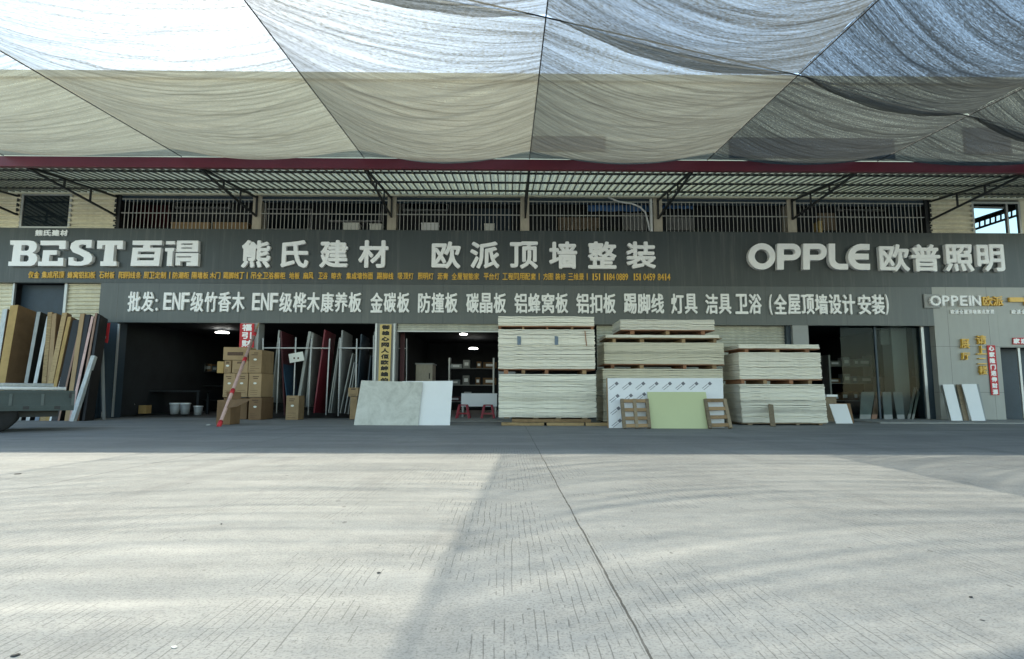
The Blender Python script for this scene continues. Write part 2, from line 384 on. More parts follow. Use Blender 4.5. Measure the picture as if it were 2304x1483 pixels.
def wall_letter(ch, u0, u1, v0, v1, Y, bold, depth, m, parent, name='letter'):
    a = P((u0+u1)/2, v1, Y); b = P((u0+u1)/2, v0, Y); x0 = P(u0, (v0+v1)/2, Y).x; x1 = P(u1, (v0+v1)/2, Y).x
    nat = glyph_data(ch)[3]*(b.z-a.z)*1.15
    if nat < .6*(x1-x0): xm = (x0+x1)/2; x0, x1 = xm-nat/2-bold, xm+nat/2+bold
    return letter(ch, (x0, Y, a.z), Vector((1,0,0)), Vector((0,0,1)), Vector((0,-1,0)), x1-x0, b.z-a.z, bold, depth, m, parent, name)
def wall_row(txt, u0, u1, v0, v1, Y, bold, depth, m, parent, gap=.06, tilt=0):
    n = len(txt); cw = (u1-u0)/n
    for i, ch in enumerate(txt):
        if ch == ' ': continue
        a = u0+cw*(i+gap/2); b = u0+cw*(i+1-gap/2); t = tilt*((a+b)/2-1142)
        wall_letter(ch, a, b, v0+t, v1+t, Y, bold, depth, m, parent)
def outline_letter(loops, Y, depth, m, parent, name='letter'):
    """raised letter from closed pixel outlines (outer ring first, then its holes)"""
    c = bpy.data.curves.new('outline', 'CURVE'); c.dimensions = '2D'; c.fill_mode = 'BOTH'; c.extrude = depth/2
    for lp in loops:
        s = c.splines.new('POLY'); s.points.add(len(lp)-1); s.use_cyclic_u = True
        for q, (u, v) in zip(s.points, lp): p = P(u, v, Y); q.co = (p.x, p.z, 0, 1)
    o = bpy.data.objects.new('outline', c); COL.objects.link(o)
    me = bpy.data.meshes.new_from_object(o.evaluated_get(bpy.context.evaluated_depsgraph_get()))
    vs = [(v.co.x, Y-depth/2+v.co.z, v.co.y) for v in me.vertices]; fs = [tuple(p.vertices) for p in me.polygons]
    bpy.data.objects.remove(o); bpy.data.curves.remove(c); bpy.data.meshes.remove(me)
    return MB().add(vs, fs).build(name, m, parent)
def arc(cx, cy, rx, ry, a0, a1, n=12):
    return [(cx+rx*math.cos(rad(a0+(a1-a0)*k/n)), cy+ry*math.sin(rad(a0+(a1-a0)*k/n))) for k in range(n+1)]

# ------------------------------------------------------------------ ground
gm = MB(); S = 400
xs = [-S, -40, -20, -10, 0, 10, 20, 40, S]; ys = [-S, -20, -5, 5, 12, 20, 40, S]
gm.add([(x, y, 0) for y in ys for x in xs], [(j*len(xs)+i, j*len(xs)+i+1, (j+1)*len(xs)+i+1, (j+1)*len(xs)+i) for j in range(len(ys)-1) for i in range(len(xs)-1)])
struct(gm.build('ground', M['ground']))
ap = MB(); ap.box(WX(1880), WX(2400), 16.6, WY+9, -.05, .035); struct(ap.build('pavement', M['apron'], bevel=.015))
ap = MB(); ap.box(WX(905), WX(1180), 16.9, WY+9, -.05, .025); struct(ap.build('pavement', M['apron'], bevel=.015))

# ------------------------------------------------------------------ building
bld = thing('shop_building', 'long two storey building materials shop with grey cladding and open dark shopfronts', 'building', (0, WY, 0))
zA, zB, zC, zCan, zTop = WZ(729), WZ(641), WZ(519), WZ(443), WZ(168)
XL, XR = -30., 34.
def B(name, m, x0, x1, y0, y1, z0, z1, bevel=0, parent=bld): return MB().box(x0, x1, y0, y1, z0, z1).build(name, m, parent, bevel=bevel)
B('sign_cladding', M['fascia'], XL, XR, WY, WY+.25, zB, zC)
B('lower_cladding', M['fascia_low'], WX(222), WX(2100), WY+.004, WY+.24, zA, zB-.004)
B('showroom_cladding', M['cladding'], WX(2100)+.003, WX(2243), WY+.003, WY+.24, .04, zB-.004)
B('showroom_cladding', M['cladding'], WX(2243)+.003, XR, WY+.003, WY+.24, WZ(777), zB-.004)
# solid upper wall above the canopy, with windows
B('upper_wall', M['upper_wall'], XL, XR, WY+.02, WY+.3, zCan+.02, zTop-.25)
B('parapet', M['upper_wall'], XL-.1, XR+.1, WY-.10, WY+.35, zTop-.25, zTop, .02)
B('roof', M['inner'], XL, XR, WY+.35, WY+11, zTop-.4, zTop-.2)
B('end_wall', M['upper_wall'], XL-.25, XL, WY, WY+11, 0, zTop-.25); B('end_wall', M['upper_wall'], XR, XR+.25, WY, WY+11, 0, zTop-.25)
_xa, _xb = P(2150, 480, WY+9).x, P(2420, 480, WY+9).x
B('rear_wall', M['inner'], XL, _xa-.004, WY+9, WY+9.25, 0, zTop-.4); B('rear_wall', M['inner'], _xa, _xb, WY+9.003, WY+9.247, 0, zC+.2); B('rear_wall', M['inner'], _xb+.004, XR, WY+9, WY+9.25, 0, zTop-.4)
for (ua, ub, va, vb) in ((1195, 1362, 306, 340), (1640, 2010, 306, 352), (2165, 2270, 280, 340), (2320, 2480, 280, 340)):
    win = B('window', M['darksteel'], WX(ua, va), WX(ub, va), WY-.02, WY+.02-.003, WZ(vb), WZ(va))
    MB().box(WX(ua, va)+.07, WX(ub, va)-.07, WY-.024, WY-.0205, WZ(vb)+.07, WZ(va)-.07).build('pane', M['glass'], win)
# storey slab, ceilings of the shops, rooms
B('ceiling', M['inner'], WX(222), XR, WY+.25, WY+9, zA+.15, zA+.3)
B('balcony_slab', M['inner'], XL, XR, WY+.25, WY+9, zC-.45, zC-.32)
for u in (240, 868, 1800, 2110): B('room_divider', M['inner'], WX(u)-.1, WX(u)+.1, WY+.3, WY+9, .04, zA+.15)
struct(MB().box(WX(240), WX(868), WY+.5, WY+9, -.02, .004).build('floor', plain('dark_shop_floor', (.07,.075,.075), .7, .3, 2)))
# front pillars
B('pillar', M['inner_blue'], WX(238), WX(266), WY+.02, WY+.5, 0, zA)
MB().bar(P(268, 729, WY), P(253, 938, WY), .05, .05).build('door_track', M['alu'], bld)
B('pillar', M['pillar_grey'], WX(543), WX(584), WY+.02, WY+.45, 0, zA)
B('pillar', M['pillar_grey'], WX(845), WX(893), WY+.02, WY+.45, 0, zA)
for u in (848, 889): B('door_track', M['alu'], WX(u)-.03, WX(u)+.03, WY-.03, WY+.017, 0, zA-.003)
B('pillar', M['pillar_grey'], WX(1122), WX(1160), WY+.02, WY+.45, 0, zA)
B('pillar', M['pillar_grey'], WX(1782), WX(1817), WY+.02, WY+.45, 0, zA)
B('pillar', M['inner_blue'], WX(2088), WX(2122), WY+.25, WY+.8, 0.04, zA)
B('door_track', M['alu'], WX(2079), WX(2085), WY+.2, WY+.27, .04, zA-.003)
# roller shutters (corrugated profile along z)
def corrug(name, m, x0, x1, y, z0, z1, pitch, amp, parent=bld, n=6):
    mb = MB(); rows = max(2, int((z1-z0)/pitch*n)); vs = []; fs = []
    for i in range(rows+1):
        z = z0+(z1-z0)*i/rows; ph = (z-z0)/pitch*2*math.pi; yy = y - amp*max(-.6, min(.6, math.sin(ph)))/.6
        vs += [(x0, yy, z), (x1, yy, z)]
    for i in range(rows): fs.append((2*i, 2*i+1, 2*i+3, 2*i+2))
    return mb.add(vs, fs).build(name, m, parent)
corrug('roller_shutter', M['shutter'], WX(1345), WX(1772), WY+.3, .05, zA, .105, .016)
B('shutter_guide', M['inner_blue'], WX(1772), WX(1782)-.003, WY+.15, WY+.4, 0, zA)
corrug('roller_shutter', M['shutter'], WX(894), WX(1121), WY+.12, zA-.22, zA, .11, .018)
B('shutter_bar', M['alu'], WX(894), WX(1121), WY+.08, WY+.16, zA-.26, zA-.22)
# corrugated cream siding and windows at the two ends
for (ua, ub, va, vb) in ((-400, 42, 440, 519), (152, 258, 436, 519), (2095, 2190, 440, 523)):
    corrug('siding', M['siding'], WX(ua, 480), WX(ub, 480), WY+.08, zC, zCan+.05, .165, .045)
for (ua, ub) in ((-400, 18), (138, 224)): corrug('siding', M['siding'], WX(ua, 680), WX(ub, 680), WY+.2, .1, zB-.003, .13, .026)
B('dark_infill', M['inner_blue'], WX(18)+.003, WX(138)-.003, WY+.45, WY+.5, .05, zB-.003)
B('post', M['alu'], WX(134), WX(140), WY+.12, WY+.2, .05, zB-.004); B('post', M['alu'], WX(16), WX(20), WY+.12, WY+.2, .05, zB-.004)
def window(u0, u1, v0, v1, mull=(), g='glass'):
    x0, x1, z0, z1 = WX(u0, 480), WX(u1, 480), WZ(v1), WZ(v0); t = .07
    mb = MB(); mb.box(x0, x0+t, WY+.05, WY+.15, z0, z1).box(x1-t, x1, WY+.05, WY+.15, z0, z1).box(x0+t, x1-t, WY+.052, WY+.148, z1-t, z1).box(x0+t, x1-t, WY+.052, WY+.148, z0, z0+t)
    for mu in mull: xm = WX(mu, 480); mb.box(xm-.03, xm+.03, WY+.054, WY+.146, z0+t, z1-t)
    wd = mb.build('window', M['alu'], bld)
    MB().box(x0+t-.005, x1-t+.005, WY+.09, WY+.1, z0+t-.005, z1-t+.005).build('pane', M[g], wd)
window(42, 156, 440, 519); window(2190, 2300, 446, 522, (2270,), 'clear')
st = thing('steel_stair', 'dark steel stair seen through the upper end window', 'stair', P(2240, 519, WY+7))
MB().bar(P(2185, 500, WY+7), P(2300, 462, WY+7), .22, .22).build('stringer', M['darksteel'], st)
MB().bar(P(2185, 519, WY+7), P(2300, 481, WY+7), .10, .3).build('stringer', M['darksteel'], st)
for k in range(9): MB().bar(P(2192+12*k, 516-4*k, WY+7), P(2192+12*k, 499-4*k, WY+7), .05, .05).build('baluster', M['darksteel'], st)
MB().bar(P(2185, 463, WY+7.3), P(2310, 466, WY+7.3), .14, .3).build('landing_beam', M['darksteel'], st)
B('siding_post', M['siding'], WX(2300, 480), XR, WY+.1, WY+.2, zC, zCan+.05)
# upper bays: pillars, recessed rear wall with windows, security grilles
for u in (258, 575, 880, 1181, 1482, 1785, 2094):
    wpx = 7 if u in (258, 2094) else 10
    B('bay_pillar', M['pillar'] if u not in (258, 2094) else M['darksteel'], WX(u-wpx, 480), WX(u+wpx, 480), WY+.1, WY+.5, zC-.3, zCan+.02)
B('bay_lintel', M['inner_blue'], WX(262, 480), WX(2090, 480), WY+.16, WY+.3, zCan-.16, zCan+.018)
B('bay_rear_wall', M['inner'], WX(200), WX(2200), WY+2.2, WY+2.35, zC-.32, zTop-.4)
for (ua, ub, va, vb, m) in ((300, 380, 462, 512, 'maroon'), (395, 520, 455, 470, 'glass'), (600, 700, 470, 519, 'glass'), (740, 860, 455, 500, 'glass'), (905, 1010, 450, 475, 'glass'), (1060, 1150, 470, 519, 'inner_blue'), (1255, 1350, 490, 519, 'wood_grey'), (1400, 1450, 480, 519, 'grey_board'), (1500, 1560, 490, 519, 'grey_board'), (1840, 1880, 480, 519, 'wood_grey'), (1880, 1990, 458, 475, 'glass'), (2000, 2060, 455, 519, 'inner_blue')):
    p0 = P(ua, va, WY+2.15); p1 = P(ub, vb, WY+2.15)
    rw = MB().box(p0.x, p1.x, WY+2.1, WY+2.197, p1.z, p0.z).build('rear_window', M['alu' if m == 'glass' else m], bld)
    if m == 'glass': MB().box(p0.x+.05, p1.x-.05, WY+2.09, WY+2.098, p1.z+.05, p0.z-.05).build('pane', M['glass'], rw)
barmesh = None
edges = [258, 575, 880, 1181, 1482, 1785, 2094]
bar_src = None
for k in range(6):
    x0, x1 = WX(edges[k]+10, 480), WX(edges[k+1]-10, 480); z0, z1 = zC-.02, zCan-.1
    gr = B('window_grille', M['bar'], x0, x1, WY+.10, WY+.13, z0+(z1-z0)*.53, z0+(z1-z0)*.53+.03)
    B('grille_rail', M['bar'], x0, x1, WY+.10, WY+.13, z1-.03, z1, parent=gr)
    n = int((x1-x0)/.128)
    for i in range(1, n):
        x = x0+(x1-x0)*i/n + random.uniform(-.006, .006)
        if bar_src is None: bar_src = bpy.data.meshes.new('bar'); mb = MB().box(-.009, .009, -.009, .009, 0, z1-z0); bar_src.from_pydata(mb.v, [], mb.f); bar_src.materials.append(M['bar'])
        o = bpy.data.objects.new('bar', bar_src); COL.objects.link(o); o.parent = gr; o.location = (x, WY+.085, z0)

# showroom doorway on the right
B('showroom_door', M['inner_blue'], WX(2250), WX(2420), WY+.6, WY+.65, .04, WZ(777))
B('door_frame', M['alu'], WX(2288), WX(2293), WY+.1, WY+.16, .04, WZ(777)-.003)
B('door_jamb', M['cladding'], WX(2243), WX(2243)+.04, WY+.245, WY+.6, .04, WZ(777))
# glass shopfront of the tile room
B('glazing_post', M['inner_blue'], WX(1977), WX(1981), WY+.3, WY+.36, .04, zA)
B('shop_glass', M['clear'], WX(1900), WX(1977)-.004, WY+.325, WY+.335, .04, zA-.004); B('shop_glass', M['clear'], WX(1981)+.004, WX(2079)-.004, WY+.325, WY+.335, .04, zA-.004)
B('inner_column', M['pillar_grey'], WX(2043), WX(2078), WY+.9, WY+1.4, .04, zA+.1)
MB().box(P(2052, 830, WY+.85).x, P(2076, 830, WY+.85).x, WY+.885, WY+.897, P(2052, 847, WY+.9).z, P(2052, 829, WY+.9).z).build('notice', M['inner'], bld)

# ------------------------------------------------------------------ canopy
CYF = 14.95; zF = P(1142, 371, CYF).z
can = thing('canopy', 'long cream corrugated steel canopy with dark red front beam over the shopfronts', 'canopy', (0, WY, zCan))
zb0, zb1 = P(1142, 383, CYF).z, P(1142, 360, CYF).z
MB().box(XL, XR, CYF-.05, CYF+.08, zb0, zb1).build('front_beam', M['red_paint'], can, bevel=.01)
def sheet():
    mb = MB(); pitch = .215; n = int((XR-XL)/pitch); vs = []; fs = []; prof = [(0, 0), (.62, 0), (.70, .05), (.92, .05)]
    za, zb = zb0+.12, zCan+.10; pts = []
    for i in range(n):
        for fx, dz in prof: pts.append((XL+(i+fx)*pitch, dz))
    NY = 2
    for j in range(NY+1):
        y = CYF+.1+(WY+.0-CYF-.1)*j/NY; z = za+(zb-za)*j/NY
        vs += [(x, y, z+dz) for x, dz in pts]
    m = len(pts)
    for j in range(NY):
        for i in range(m-1): fs.append((j*m+i, j*m+i+1, (j+1)*m+i+1, (j+1)*m+i))
    return mb.add(vs, fs).build('roof_sheet', M['roof_sheet'], can)
sheet()
def ribs():
    mb = MB(); n = int((XR-XL)/.215); za, zb = zb0+.12, zCan+.10
    for i in range(n):
        x = XL+.215*i+.02
        mb.hexa([(x, CYF+.12, za-.045), (x+.03, CYF+.12, za-.045), (x+.03, WY-.02, zb-.045), (x, WY-.02, zb-.045), (x, CYF+.12, za-.003), (x+.03, CYF+.12, za-.003), (x+.03, WY-.02, zb-.003), (x, WY-.02, zb-.003)])
    return mb.build('roof_rib', plain('rib_shade', (.17,.165,.135), .6, .2, 3), can)  # rib shade put into the dark colour of added fins
ribs()
def zroof(y): return zb0+.12+(zCan+.10-zb0-.12)*(y-CYF-.1)/(WY-CYF-.1)
for y in (15.6, 16.75, 17.9):
    MB().box(XL, XR, y-.025, y+.025, zroof(y)-.055, zroof(y)-.006).build('purlin', M['darksteel'], can)
for u in (35, 257, 575, 880, 1182, 1482, 1785, 2096, 2404):
    x = WX(u, 470); zl = WZ(488); f = Vector((x, CYF+.1, zb0+.02)); a = Vector((x, WY+.07, zl)); b = Vector((x, WY+.07, zCan-.06))
    tr = MB().bar(a, f, .055, .055).build('truss', M['darksteel'], can)
    MB().bar(b, f+Vector((0, .15, .05)), .055, .055).build('truss_chord', M['darksteel'], tr)
    MB().bar(Vector((x, WY+.07, zl-.02)), Vector((x, WY+.07, zCan)), .055, .05).build('truss_post', M['darksteel'], tr)
    for k in (.33, .63):
        p = a.lerp(f, k); q = b.lerp(f+Vector((0, .15, .05)), k); q.y = p.y
        MB().bar(p, q, .045, .045).build('truss_web', M['darksteel'], tr)

# ------------------------------------------------------------------ shade nets on their wires
WIRES = [WX_ for WX_ in (P(-400, 360, CYF).x, P(10, 360, CYF).x, P(410, 360, CYF).x, P(820, 360, CYF).x, P(1191, 360, CYF).x, P(1590, 360, CYF).x, P(1972, 360, CYF).x, P(2380, 360, CYF).x, P(2780, 360, CYF).x)]
Z0 = zb1+.03; SL = .08
def zw(y): return Z0-SL*(CYF-y)
def on_wire(u, v):
    d = ray(u, v); y = (Z0-SL*CYF-CAMZ)/(d.z/d.y-SL); return y
yn1, yn2, yn3 = on_wire(1218, 38), on_wire(1790, 168), on_wire(2200, 260)
def Yn(x):
    x1, x2, x3 = WIRES[4], WIRES[5], WIRES[6]
    if x < x2: return yn1+(x-x1)*(yn2-yn1)/(x2-x1)
    return yn2+(x-x2)*(yn3-yn2)/(x3-x2)
NETS = [net_mat('net_sparse', .55, (.52,.51,.42)), net_mat('net_light', .60, (.50,.485,.39)), net_mat('net_medium', .69, (.43,.41,.33)), net_mat('net_close', .745, (.30,.295,.25)), net_mat('net_dense', .79, (.12,.128,.125))]  # bay densities differ; thread colour also paints the glow fading away from the sun
def net_panel(k, front):
    xa, xb = WIRES[k], WIRES[k+1]; NU, NV = 36, 190 if front else 170; mb = MB(); vs = []; fs = []; uv = []
    for j in range(NV+1):
        v = j/NV
        for i in range(NU+1):
            u = i/NU; x = xa+(xb-xa)*u; yn = Yn(x)
            hump = 4*u*(1-u)
            if front:
                y = yn*(1-v)+(CYF-.04)*v; L = CYF-yn
                sag = .10+.62*min(1, L/7)*math.sin(math.pi*min(1, v*.97))**.8; sag *= (1 if v < .9 else (1-(v-.9)/.1*.93))
                pin = min(1, 6*v, 6*(1-v)+.1)
            else:
                y = yn*(1-v)+(-.5)*v; L = yn+.5
                sag = .15+.55*math.sin(math.pi*min(1, v*1.6+.02))**.8 if v < .6 else .15+.55*math.sin(math.pi*.978)**.8
                pin = 1
            yy = y*1.0
            rip = noise.noise(Vector((u*1.2+k*7, yy*3.6, front*9.))) * .035 + noise.noise(Vector((u*2.+k*3, yy*9., 4.+front))) * .018
            z = zw(y) - sag*hump + rip*pin*(.35+hump*.65) + (0 if front else .04)
            y2 = y + .25*hump*(1 if not front else .5)*(1-v if not front else 0)
            vs.append((x, y2, z)); uv.append(((x-xa)+k*31+front*13, L*v+front*57))
    for j in range(NV):
        for i in range(NU): a = j*(NU+1)+i; fs.append((a, a+1, a+NU+2, a+NU+1))
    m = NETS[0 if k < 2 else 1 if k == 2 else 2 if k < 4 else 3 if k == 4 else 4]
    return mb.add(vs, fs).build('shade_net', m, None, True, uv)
NB = ['at the far west end', 'over the truck of boards', 'over the stacked cartons', 'over the leaning marble board', 'over the first board stack', 'over the printed film board', 'over the round lettered sign', 'at the far east end']
for k in range(8):
    if k > 0: tag(net_panel(k, 1), 'sagging shade net bay tied to the red canopy beam, ' + NB[k], 'shade net', 'shade nets tied to the canopy beam')
    tag(net_panel(k, 0), 'sagging shade net bay high above the open yard, ' + NB[k], 'shade net', 'shade nets above the yard')
for k, x in enumerate(WIRES):
    ys = [CYF-.04-(CYF+.5)*i/12 for i in range(13)]
    tag(MB().tube([(x, y, zw(y)-.012) for y in ys], .011, 6).build('wire', M['darksteel']), 'steel wire from canopy beam carrying net edges, ' + ['far west end', 'above truck bed', 'above door cartons', 'above marble board', 'above first board stack', 'above film board', 'above second dark bay', 'above showroom door', 'far east end'][k], 'wire', 'wires holding the nets')
tag(MB().tube([(x, Yn(x), zw(Yn(x))-.01) for x in WIRES], .012, 6).build('wire', M['darksteel']), 'long slanting cross wire where front and rear nets meet', 'wire')

# ------------------------------------------------------------------ raised sign lettering
W0 = WY-.002
s = thing('sign_lettering', 'white slab serif BEST lettering with two blocky characters on dark cladding', 'sign', (WX(240), WY, WZ(600)))
q = lambda L: [(x/4.43, 500+y/4.43) for x, y in L]
outline_letter([q([(138,193),(320,193),(370,200),(398,225),(402,258),(390,292),(358,316),(392,332),(405,360),(400,395),(378,430),(340,445),(118,445),(122,402),(152,402),(172,236),(138,236)]),
                q([(252,238),(310,238),(325,252),(322,280),(305,295),(246,295)]), q([(240,338),(305,338),(322,355),(318,388),(300,402),(233,402)])], W0, .14, M['letter'], s)
for L in ([(438,195),(690,195),(685,278),(622,278),(622,240),(436,240)], [(465,290),(602,290),(598,335),(528,335),(520,398),(608,398),(612,366),(664,366),(660,445),(412,445),(416,402),(450,402)]): pass
e = outline_letter([q([(465,290),(602,290),(598,335),(528,335),(520,398),(608,398),(612,366),(664,366),(660,445),(412,445),(416,402),(450,402)]), ], W0, .14, M['letter'], s)
outline_letter([q([(438,195),(690,195),(685,278),(622,278),(622,240),(436,240)])], W0, .14, M['letter'], e, 'letter_bar')
outline_letter([q([(948,188),(845,188),(785,194),(742,222),(730,268),(758,310),(825,336),(866,362),(862,390),(838,402),(785,402),(765,390),(765,360),(715,360),(712,438),(780,444),(850,442),(910,428),(945,395),(950,348),(920,312),(850,282),(818,262),(818,242),(848,232),(890,236),(888,266),(940,266)])], W0, .14, M['letter'], s)
outline_letter([q([(1000,195),(1255,195),(1250,278),(1195,278),(1195,240),(1168,240),(1155,400),(1190,400),(1188,445),(1028,445),(1030,400),(1060,400),(1080,240),(1050,240),(1046,275),(996,275)])], W0, .14, M['letter'], s)
outline_letter([q([(1350,195),(1640,195),(1638,238),(1525,238),(1520,265),(1632,265),(1608,445),(1328,445),(1350,265),(1450,265),(1455,238),(1348,238)]),
                q([(1405,302),(1568,302),(1565,330),(1402,330)]), q([(1395,362),(1562,362),(1558,390),(1392,390)])], W0, .14, M['letter'], s)
d = outline_letter([q([(1790,195),(2000,195),(1996,305),(1782,305)]), q([(1832,222),(1942,222),(1942,236),(1830,236)]), q([(1830,262),(1938,262),(1938,274),(1830,274)])], W0, .14, M['letter'], s)
outline_letter([q([(1775,318),(2000,318),(1994,445),(1880,445),(1882,410),(1925,408),(1925,400),(1820,400),(1820,440),(1772,440)]), q([(1785,350),(1930,350),(1930,362),(1783,362)])], W0, .14, M['letter'], d, 'letter_bar')
outline_letter([q([(1680,200),(1768,200),(1765,232),(1678,232)])], W0, .14, M['letter'], d, 'letter_bar')
outline_letter([q([(1672,268),(1762,268),(1755,300),(1745,300),(1737,445),(1685,445),(1695,300),(1668,300)])], W0, .14, M['letter'], d, 'letter_bar')

s = thing('sign_lettering', 'small white four character sign above the slab serif lettering', 'sign', (WX(118), WY, WZ(525)))
wall_row('熊氏建材', 80, 155, 518, 531.5, W0, .008, .04, M['letter'], s, .1)
def big(txt, boxes, label, v0, v1, bold=.028, depth=.1):
    s = thing('sign_lettering', label, 'sign', (WX(boxes[0][0]), WY, WZ(v1)))
    for ch, (a, b) in zip(txt, boxes): wall_letter(ch, a, b, v0, v1, W0, bold, depth, M['letter'], s)
    return s
big('熊氏建材', [(546,611),(634,696),(721,785),(808,875)], 'four large widely spaced white characters beginning with bear on dark cladding', 542, 604)
big('欧派顶墙整装', [(972,1037),(1058,1124),(1147,1210),(1235,1298),(1322,1386),(1408,1474)], 'six large widely spaced white characters in middle of dark cladding', 545, 606)
s = thing('sign_lettering', 'thick white rounded OPPLE lettering with four bold characters', 'sign', (WX(1960), WY, WZ(610)))
outline_letter([arc(1709.5, 579.5, 30.5, 29.5, 0, 345, 23), arc(1710, 579.5, 16.5, 16, 0, 345, 23)], W0, .16, M['letter'], s)
def pee(u):
    v0, v1 = 551, 609
    outer = [(u, v1), (u, v0)] + [(u+34, v0)] + arc(u+34, v0+18.5, 19, 18.5, -80, 80, 8) + [(u+34, v0+37), (u+14.5, v0+37), (u+14.5, v1)]
    hole = [(u+14.5, v0+12), (u+33, v0+12)] + arc(u+33, v0+18.5, 7, 6.5, -60, 60, 4) + [(u+33, v0+25), (u+14.5, v0+25)]
    outline_letter([outer, hole], W0, .16, M['letter'], s)
pee(1744); pee(1802)
outline_letter([[(1859,551),(1873,551),(1873,586)] + arc(1885, 586, 12, 10, 180, 90, 5) + [(1902,596),(1902,609),(1884,609)] + arc(1884, 586, 25, 23, 95, 178, 7)], W0, .16, M['letter'], s)
outline_letter([[(1950,552),(1950,565),(1934,565)] + arc(1931, 579, 15, 14, -100, -155, 4) + [(1948,573.5),(1948,586.5),(1917,586.5)] + arc(1931, 580, 15, 16, 155, 100, 4) + [(1951,596),(1951,609.5),(1931,609.5)] + arc(1931, 580.5, 29, 29, 95, 265, 12) + [(1931,551.5)]], W0, .16, M['letter'], s)
for ch, a, b in (('欧',1973,2040),('普',2044,2109),('照',2119,2183),('明',2191,2252)): wall_letter(ch, a, b, 552, 613, W0, .026, .14, M['letter'], s)
s = thing('sign_lettering', 'long row of white condensed characters on the lower grey cladding', 'sign', (WX(1140), WY, WZ(700)))
for txt, a, b in (('批发',289,350),('ENF',369,429),('级竹香木',430,553),('ENF',568,628),('级桦木康养板',629,815),('金碳板',833,923),('防撞板',940,1031),('碳晶板',1048,1140),('铝蜂窝板',1156,1279),('铝扣板',1295,1386),('踢脚线',1402,1494),('灯具',1508,1569),('洁具',1585,1645),('卫浴',1652,1713),('全屋顶墙设计',1739,1923),('安装',1928,1989)):
    t = .004*((a+b)/2-1142); lat = txt == 'ENF'
    n = len(txt); cw = (b-a)/n
    for i, ch in enumerate(txt):
        wall_letter(ch, a+cw*i+1, a+cw*(i+1)-1, (660 if not lat else 662)+t, (705 if not lat else 701)+t, W0, .013 if not lat else .011, .06, M['letter'], s)
for ch, a, b in (('(',1729,1736),(')',1990,1997)): wall_letter(ch, a, b, 663, 709, W0, .008, .06, M['letter'], s)
for va, vb in ((673, 680), (693, 700)): wall_letter('.', 352, 357, va, vb, W0, .0, .06, M['letter'], s, 'colon_dot')
s = thing('sign_lettering', 'long thin line of tiny gold characters and phone numbers under the big white characters', 'sign', (WX(780), WY, WZ(625)))
for txt, a, b in (('仪金',65,90),('集成吊顶',95,146),('蜂窝铝扣板',153,216),('石材板',224,259),('阳阴线条',268,319),('厨卫定制',324,375),('|',381,385),('防潮柜',389,427),('隔墙板',432,470),('木门',473,497),('踢脚线丁',503,551),('|',556,558),('吊全卫浴橱柜',565,643),('地板',651,675),('扇风',682,706),('卫浴',716,738),('晾衣',746,769),('集成墙饰面',779,840),('踢脚线',848,886),('吸顶灯',895,931),('照明灯',940,976),('沥青',984,1009),('全屋智能家',1016,1079),('平台灯',1088,1124),('工程同用配套',1130,1206),('|',1212,1214),('方图',1222,1245),('装修',1249,1273),('三维景',1278,1314),('|',1320,1322),('151',1331,1352),('1184',1357,1383),('0889',1386,1413),('151',1424,1443),('0459',1447,1474),('8414',1479,1508)):
    wall_row(txt, a, b, 615, 630, W0, .003, .035, M['gold'], s, .08, .0035)

s = thing('sign_lettering', 'white OPPEIN lettering with gold characters on a rounded plate', 'sign', (WX(2150), WY, WZ(690)))
MB().box(P(2077, 678, WY).x, P(2113, 678, WY).x, WY-.05, WY, P(2095, 694, WY).z, P(2095, 662, WY).z).build('plate', M['pillar_grey'], s, bevel=.04)
for ch, a, b in (('O',2089,2114),('P',2116,2133),('P',2136,2153),('E',2156,2173),('I',2176,2181),('N',2183,2203)): wall_letter(ch, a, b, 666, 689, WY-.052 if ch == 'O' else W0, .013, .08, M['letter'], s)
for ch, a, b in (('欧',2208,2230),('派',2231,2254)): wall_letter(ch, a, b, 667, 689, W0, .006, .07, M['gold'], s)
s = thing('sign_lettering', 'tiny white characters under the OPPEIN lettering', 'sign', (WX(2180), WY, WZ(702)))
wall_row('欧派全屋顶墙集成家居', 2137, 2236, 697, 707, W0, .005, .03, M['letter'], s, .1)
s = thing('sign_lettering', 'gold characters above the showroom door with small white characters beneath', 'sign', (WX(2290), WY, WZ(690)))
wall_letter('一', 2267, 2299, 670, 680, W0, .02, .08, M['gold'], s); wall_letter('品', 2302, 2330, 666, 688, W0, .02, .08, M['gold'], s)
wall_row('欧派全屋', 2274, 2318, 697, 707, W0, .005, .03, M['letter'], s, .1)
s = thing('sign_lettering', 'two raised gold characters one above the other on pale cladding', 'sign', (WX(2168), WY, WZ(800)))
for ch, a, b, c, d in (('展',2159,2178,763,784),('厅',2161,2179,794,810)): wall_letter(ch, a, b, c, d, W0, .004, .08, M['gold'], s)
s = thing('sign_lettering', 'column of four raised gold characters beside the red door couplet', 'sign', (WX(2205), WY, WZ(830)))
for ch, a, b, c, d in (('请',2194,2215,755,775),('上',2194,2216,778,798),('二',2197,2216,806,820),('楼',2200,2218,823,843)): wall_letter(ch, a, b, c, d, W0, .004, .08, M['gold'], s)

